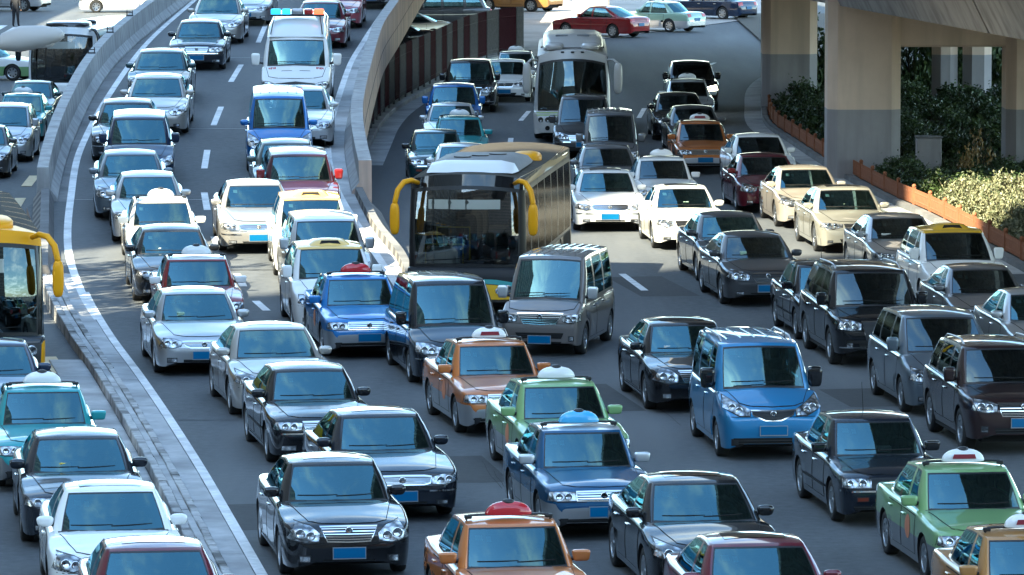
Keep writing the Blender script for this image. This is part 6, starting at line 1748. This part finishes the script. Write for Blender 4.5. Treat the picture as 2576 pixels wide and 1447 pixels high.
# crossing traffic at the far end, seen from behind
def rl(k): P = SPEC[k](); return (P['hw'] - .1, P['fo'] + P['wb'] - P['L']/2, 0)
car('sedan', 'mid', 'red', 1543, 95, 'G', 'red sedan seen from behind crossing past the coach roof', head=-128, anchor=rl('mid'))
car('taxi', 'santana', 'palegreen', 1685, 81, 'G', 'pale green and silver taxi seen from behind following a red sedan', lo='lightsilver', sign='signwhite', head=-128, anchor=rl('santana'))
car('sedan', 'swept', 'navy', 1819, 50, 'G', 'dark blue sedan seen from behind next to the far column', head=-130, anchor=rl('swept'))
car('off_road_car', 'suv', 'amberbrown', 1337, 31, 'G', 'orange brown high riding car seen from behind beyond the fence', head=-122, anchor=rl('suv'))
car('sedan', 'mid', 'beige', 1005, 108, 'G', 'beige car whose roof shows between the parapet and the fence', head=-70, anchor=(0, 0, 0))
car('sedan', 'accord', 'blueblack', 960, 132, 'G', 'dark car low behind the fence under the parapet', head=-70, anchor=(0, 0, 0))
car('minivan', 'gl8', 'darkgrey', 1105, 72, 'G', 'dark minivan behind the fence in front of the hooped railing', head=-80, anchor=(0, 0, 0))
car('off_road_car', 'suv', 'lightsilver', 59, 29, 'G', 'silver high riding car beyond the zebra crossing on the left road', head=-105, anchor=rl('suv'))
car('sedan', 'merc', 'white', 243, 32, 'G', 'white sedan turning beyond the white bus', head=-85, anchor=(.8, -1.45, 0))
car('taxi', 'santana', 'white', 32, 203, 'G', 'white and green taxi turning in beside the white bus', lo='taxigreen', sign='signwhite', head=78, anchor=(-.75, -1.4, 0))

# ------------------------------------------------------------------ street lamp, column, railing, person
p = Vector((-7.7, 88, 6.9))
lampo = empty('street_lamp', (-10.6, 88.6, 0)); tag(lampo, 'grey street lamp head on a curved arm above the white bus', 'street lamp')
q = Vector((-10.6, 88.6, 0))
mb = MB(); mb.tube([(0, 0, 0), (0, 0, 5.6), (.12, 0, 6.1), (.5, -.05, 6.42), (1.1, -.1, 6.62), (2.2, -.3, 6.74)], [.11, .08, .07, .055, .05, .045], 10); mb.build('pole', M['galv'], lampo, True)
vs = []
ys_ = [(0, .07, .09), (.10, .15, .17), (.4, .20, .25), (.8, .18, .21), (1.08, .12, .12), (1.16, .04, .05)]
n = 12
for u, w, h in ys_:
    for j in range(n):
        a = 2*math.pi*j/n; zz = math.sin(a); vs.append((2.02 + u*.97, -.28 + w*math.cos(a) - .06*u, 6.74 + .12*u + h*(zz if zz > 0 else zz*.75)))
fs = [(i*n+j, i*n+(j+1) % n, (i+1)*n+(j+1) % n, (i+1)*n+j) for i in range(len(ys_)-1) for j in range(n)] + [tuple(range(n)), tuple(range((len(ys_)-1)*n, len(ys_)*n))]
me = clean(mesh_from('lamp_head', vs, fs, True, [M['lampcase']])); sharp(me, 60); lh = link('lamp_head', me, lampo)
v, f = blob(.36, .115, .10, 3); mb = MB(); mb.add([(a + 2.62, b - .31, c_*(1 if c_ < 0 else .1) + 6.76) for a, b, c_ in v], f); mb.build('lens', M['lampcase'], lh, True)

p = U(1487, 57)
fp = empty('pier', (p.x, p.y + .9, 0)); tag(fp, 'pale sunlit pier beyond the coach and the red sedan', 'pier')
mb = MB(); mb.box((0, 0, 6), (1.85, 1.8, 12.2), bev=.1); mb.build('shaft', M['pier_tan'], fp)
mb = MB(); mb.box((0, 0, 12.6), (4.5, 2.4, 1.2), bev=.1); mb.build('cap', M['pier_tan'], fp)

hr = empty('hooped_railing', (0, 0, 0)); tag(hr, 'white railing of arched hoops behind the fence at the far side', 'railing')
a0, a1 = U(1058, 36), U(1215, 30)
for i in range(12):
    c0 = a0.lerp(a1, i/12); mb = MB(); w = (a1.x - a0.x)/12 * .8
    mb.tube([(c0.x, c0.y, 0), (c0.x, c0.y, .75), (c0.x + w*.15, c0.y, .92), (c0.x + w*.5, c0.y, 1.0), (c0.x + w*.85, c0.y, .92), (c0.x + w, c0.y, .75), (c0.x + w, c0.y, 0)], .035, 6); mb.build('hoop', PAINT['white'], hr, True)

# pedestrian in dark clothes at the far left
def person(loc, rz):
    J = [((0, 0, .93), .15, None), ((0, 0, 1.12), .15, 0), ((0, .01, 1.36), .165, 1), ((0, .0, 1.50), .065, 2), ((0, -.02, 1.58), .075, 3), ((0, -.03, 1.66), .10, 4), ((0, -.02, 1.74), .085, 5)]
    for s in (-1, 1):
        b = len(J)
        J += [((s*.10, 0, .86), .105, 0), ((s*.12, -.02*s, .48), .075, b), ((s*.13, .03*s, .10), .05, b+1), ((s*.14, -.14+.03*s, .04), .04, b+2),
              ((s*.19, .01, 1.40), .07, 2), ((s*.25, .03, 1.12), .05, b+4), ((s*.26, -.06, .88), .038, b+5), ((s*.26, -.09, .80), .042, b+6)]
    me = bpy.data.meshes.new('person'); me.from_pydata([j[0] for j in J], [(j[2], i) for i, j in enumerate(J) if j[2] is not None], [])
    o = bpy.data.objects.new('person', me); C.objects.link(o)
    sk = o.modifiers.new('skin', 'SKIN'); o.modifiers.new('sub', 'SUBSURF').levels = 2
    for i, j in enumerate(J): me.skin_vertices[0].data[i].radius = (j[1], j[1])
    me.skin_vertices[0].data[0].use_root = True
    dg = bpy.context.evaluated_depsgraph_get(); m2 = bpy.data.meshes.new_from_object(o.evaluated_get(dg))
    bpy.data.objects.remove(o); m2.materials.clear(); m2.materials.append(M['coat']); m2.materials.append(M['skin'])
    for pl in m2.polygons:
        pl.use_smooth = True; z = pl.center.z
        pl.material_index = 1 if (z > 1.53 or (z < .86 and abs(pl.center.x) > .21)) else 0
    o = link('person', m2, None, loc, (0, 0, rz))
    v, f = blob(.105, .115, .08, 2.2); mb = MB(); mb.add([(a, b-.01, c_+1.74) for a, b, c_ in v], f); mb.build('hair', M['coat'], o, True)
    return o
p = U(40, 68); tag(person(p, R(160)), 'person in dark clothes standing beyond the zebra crossing', 'person')
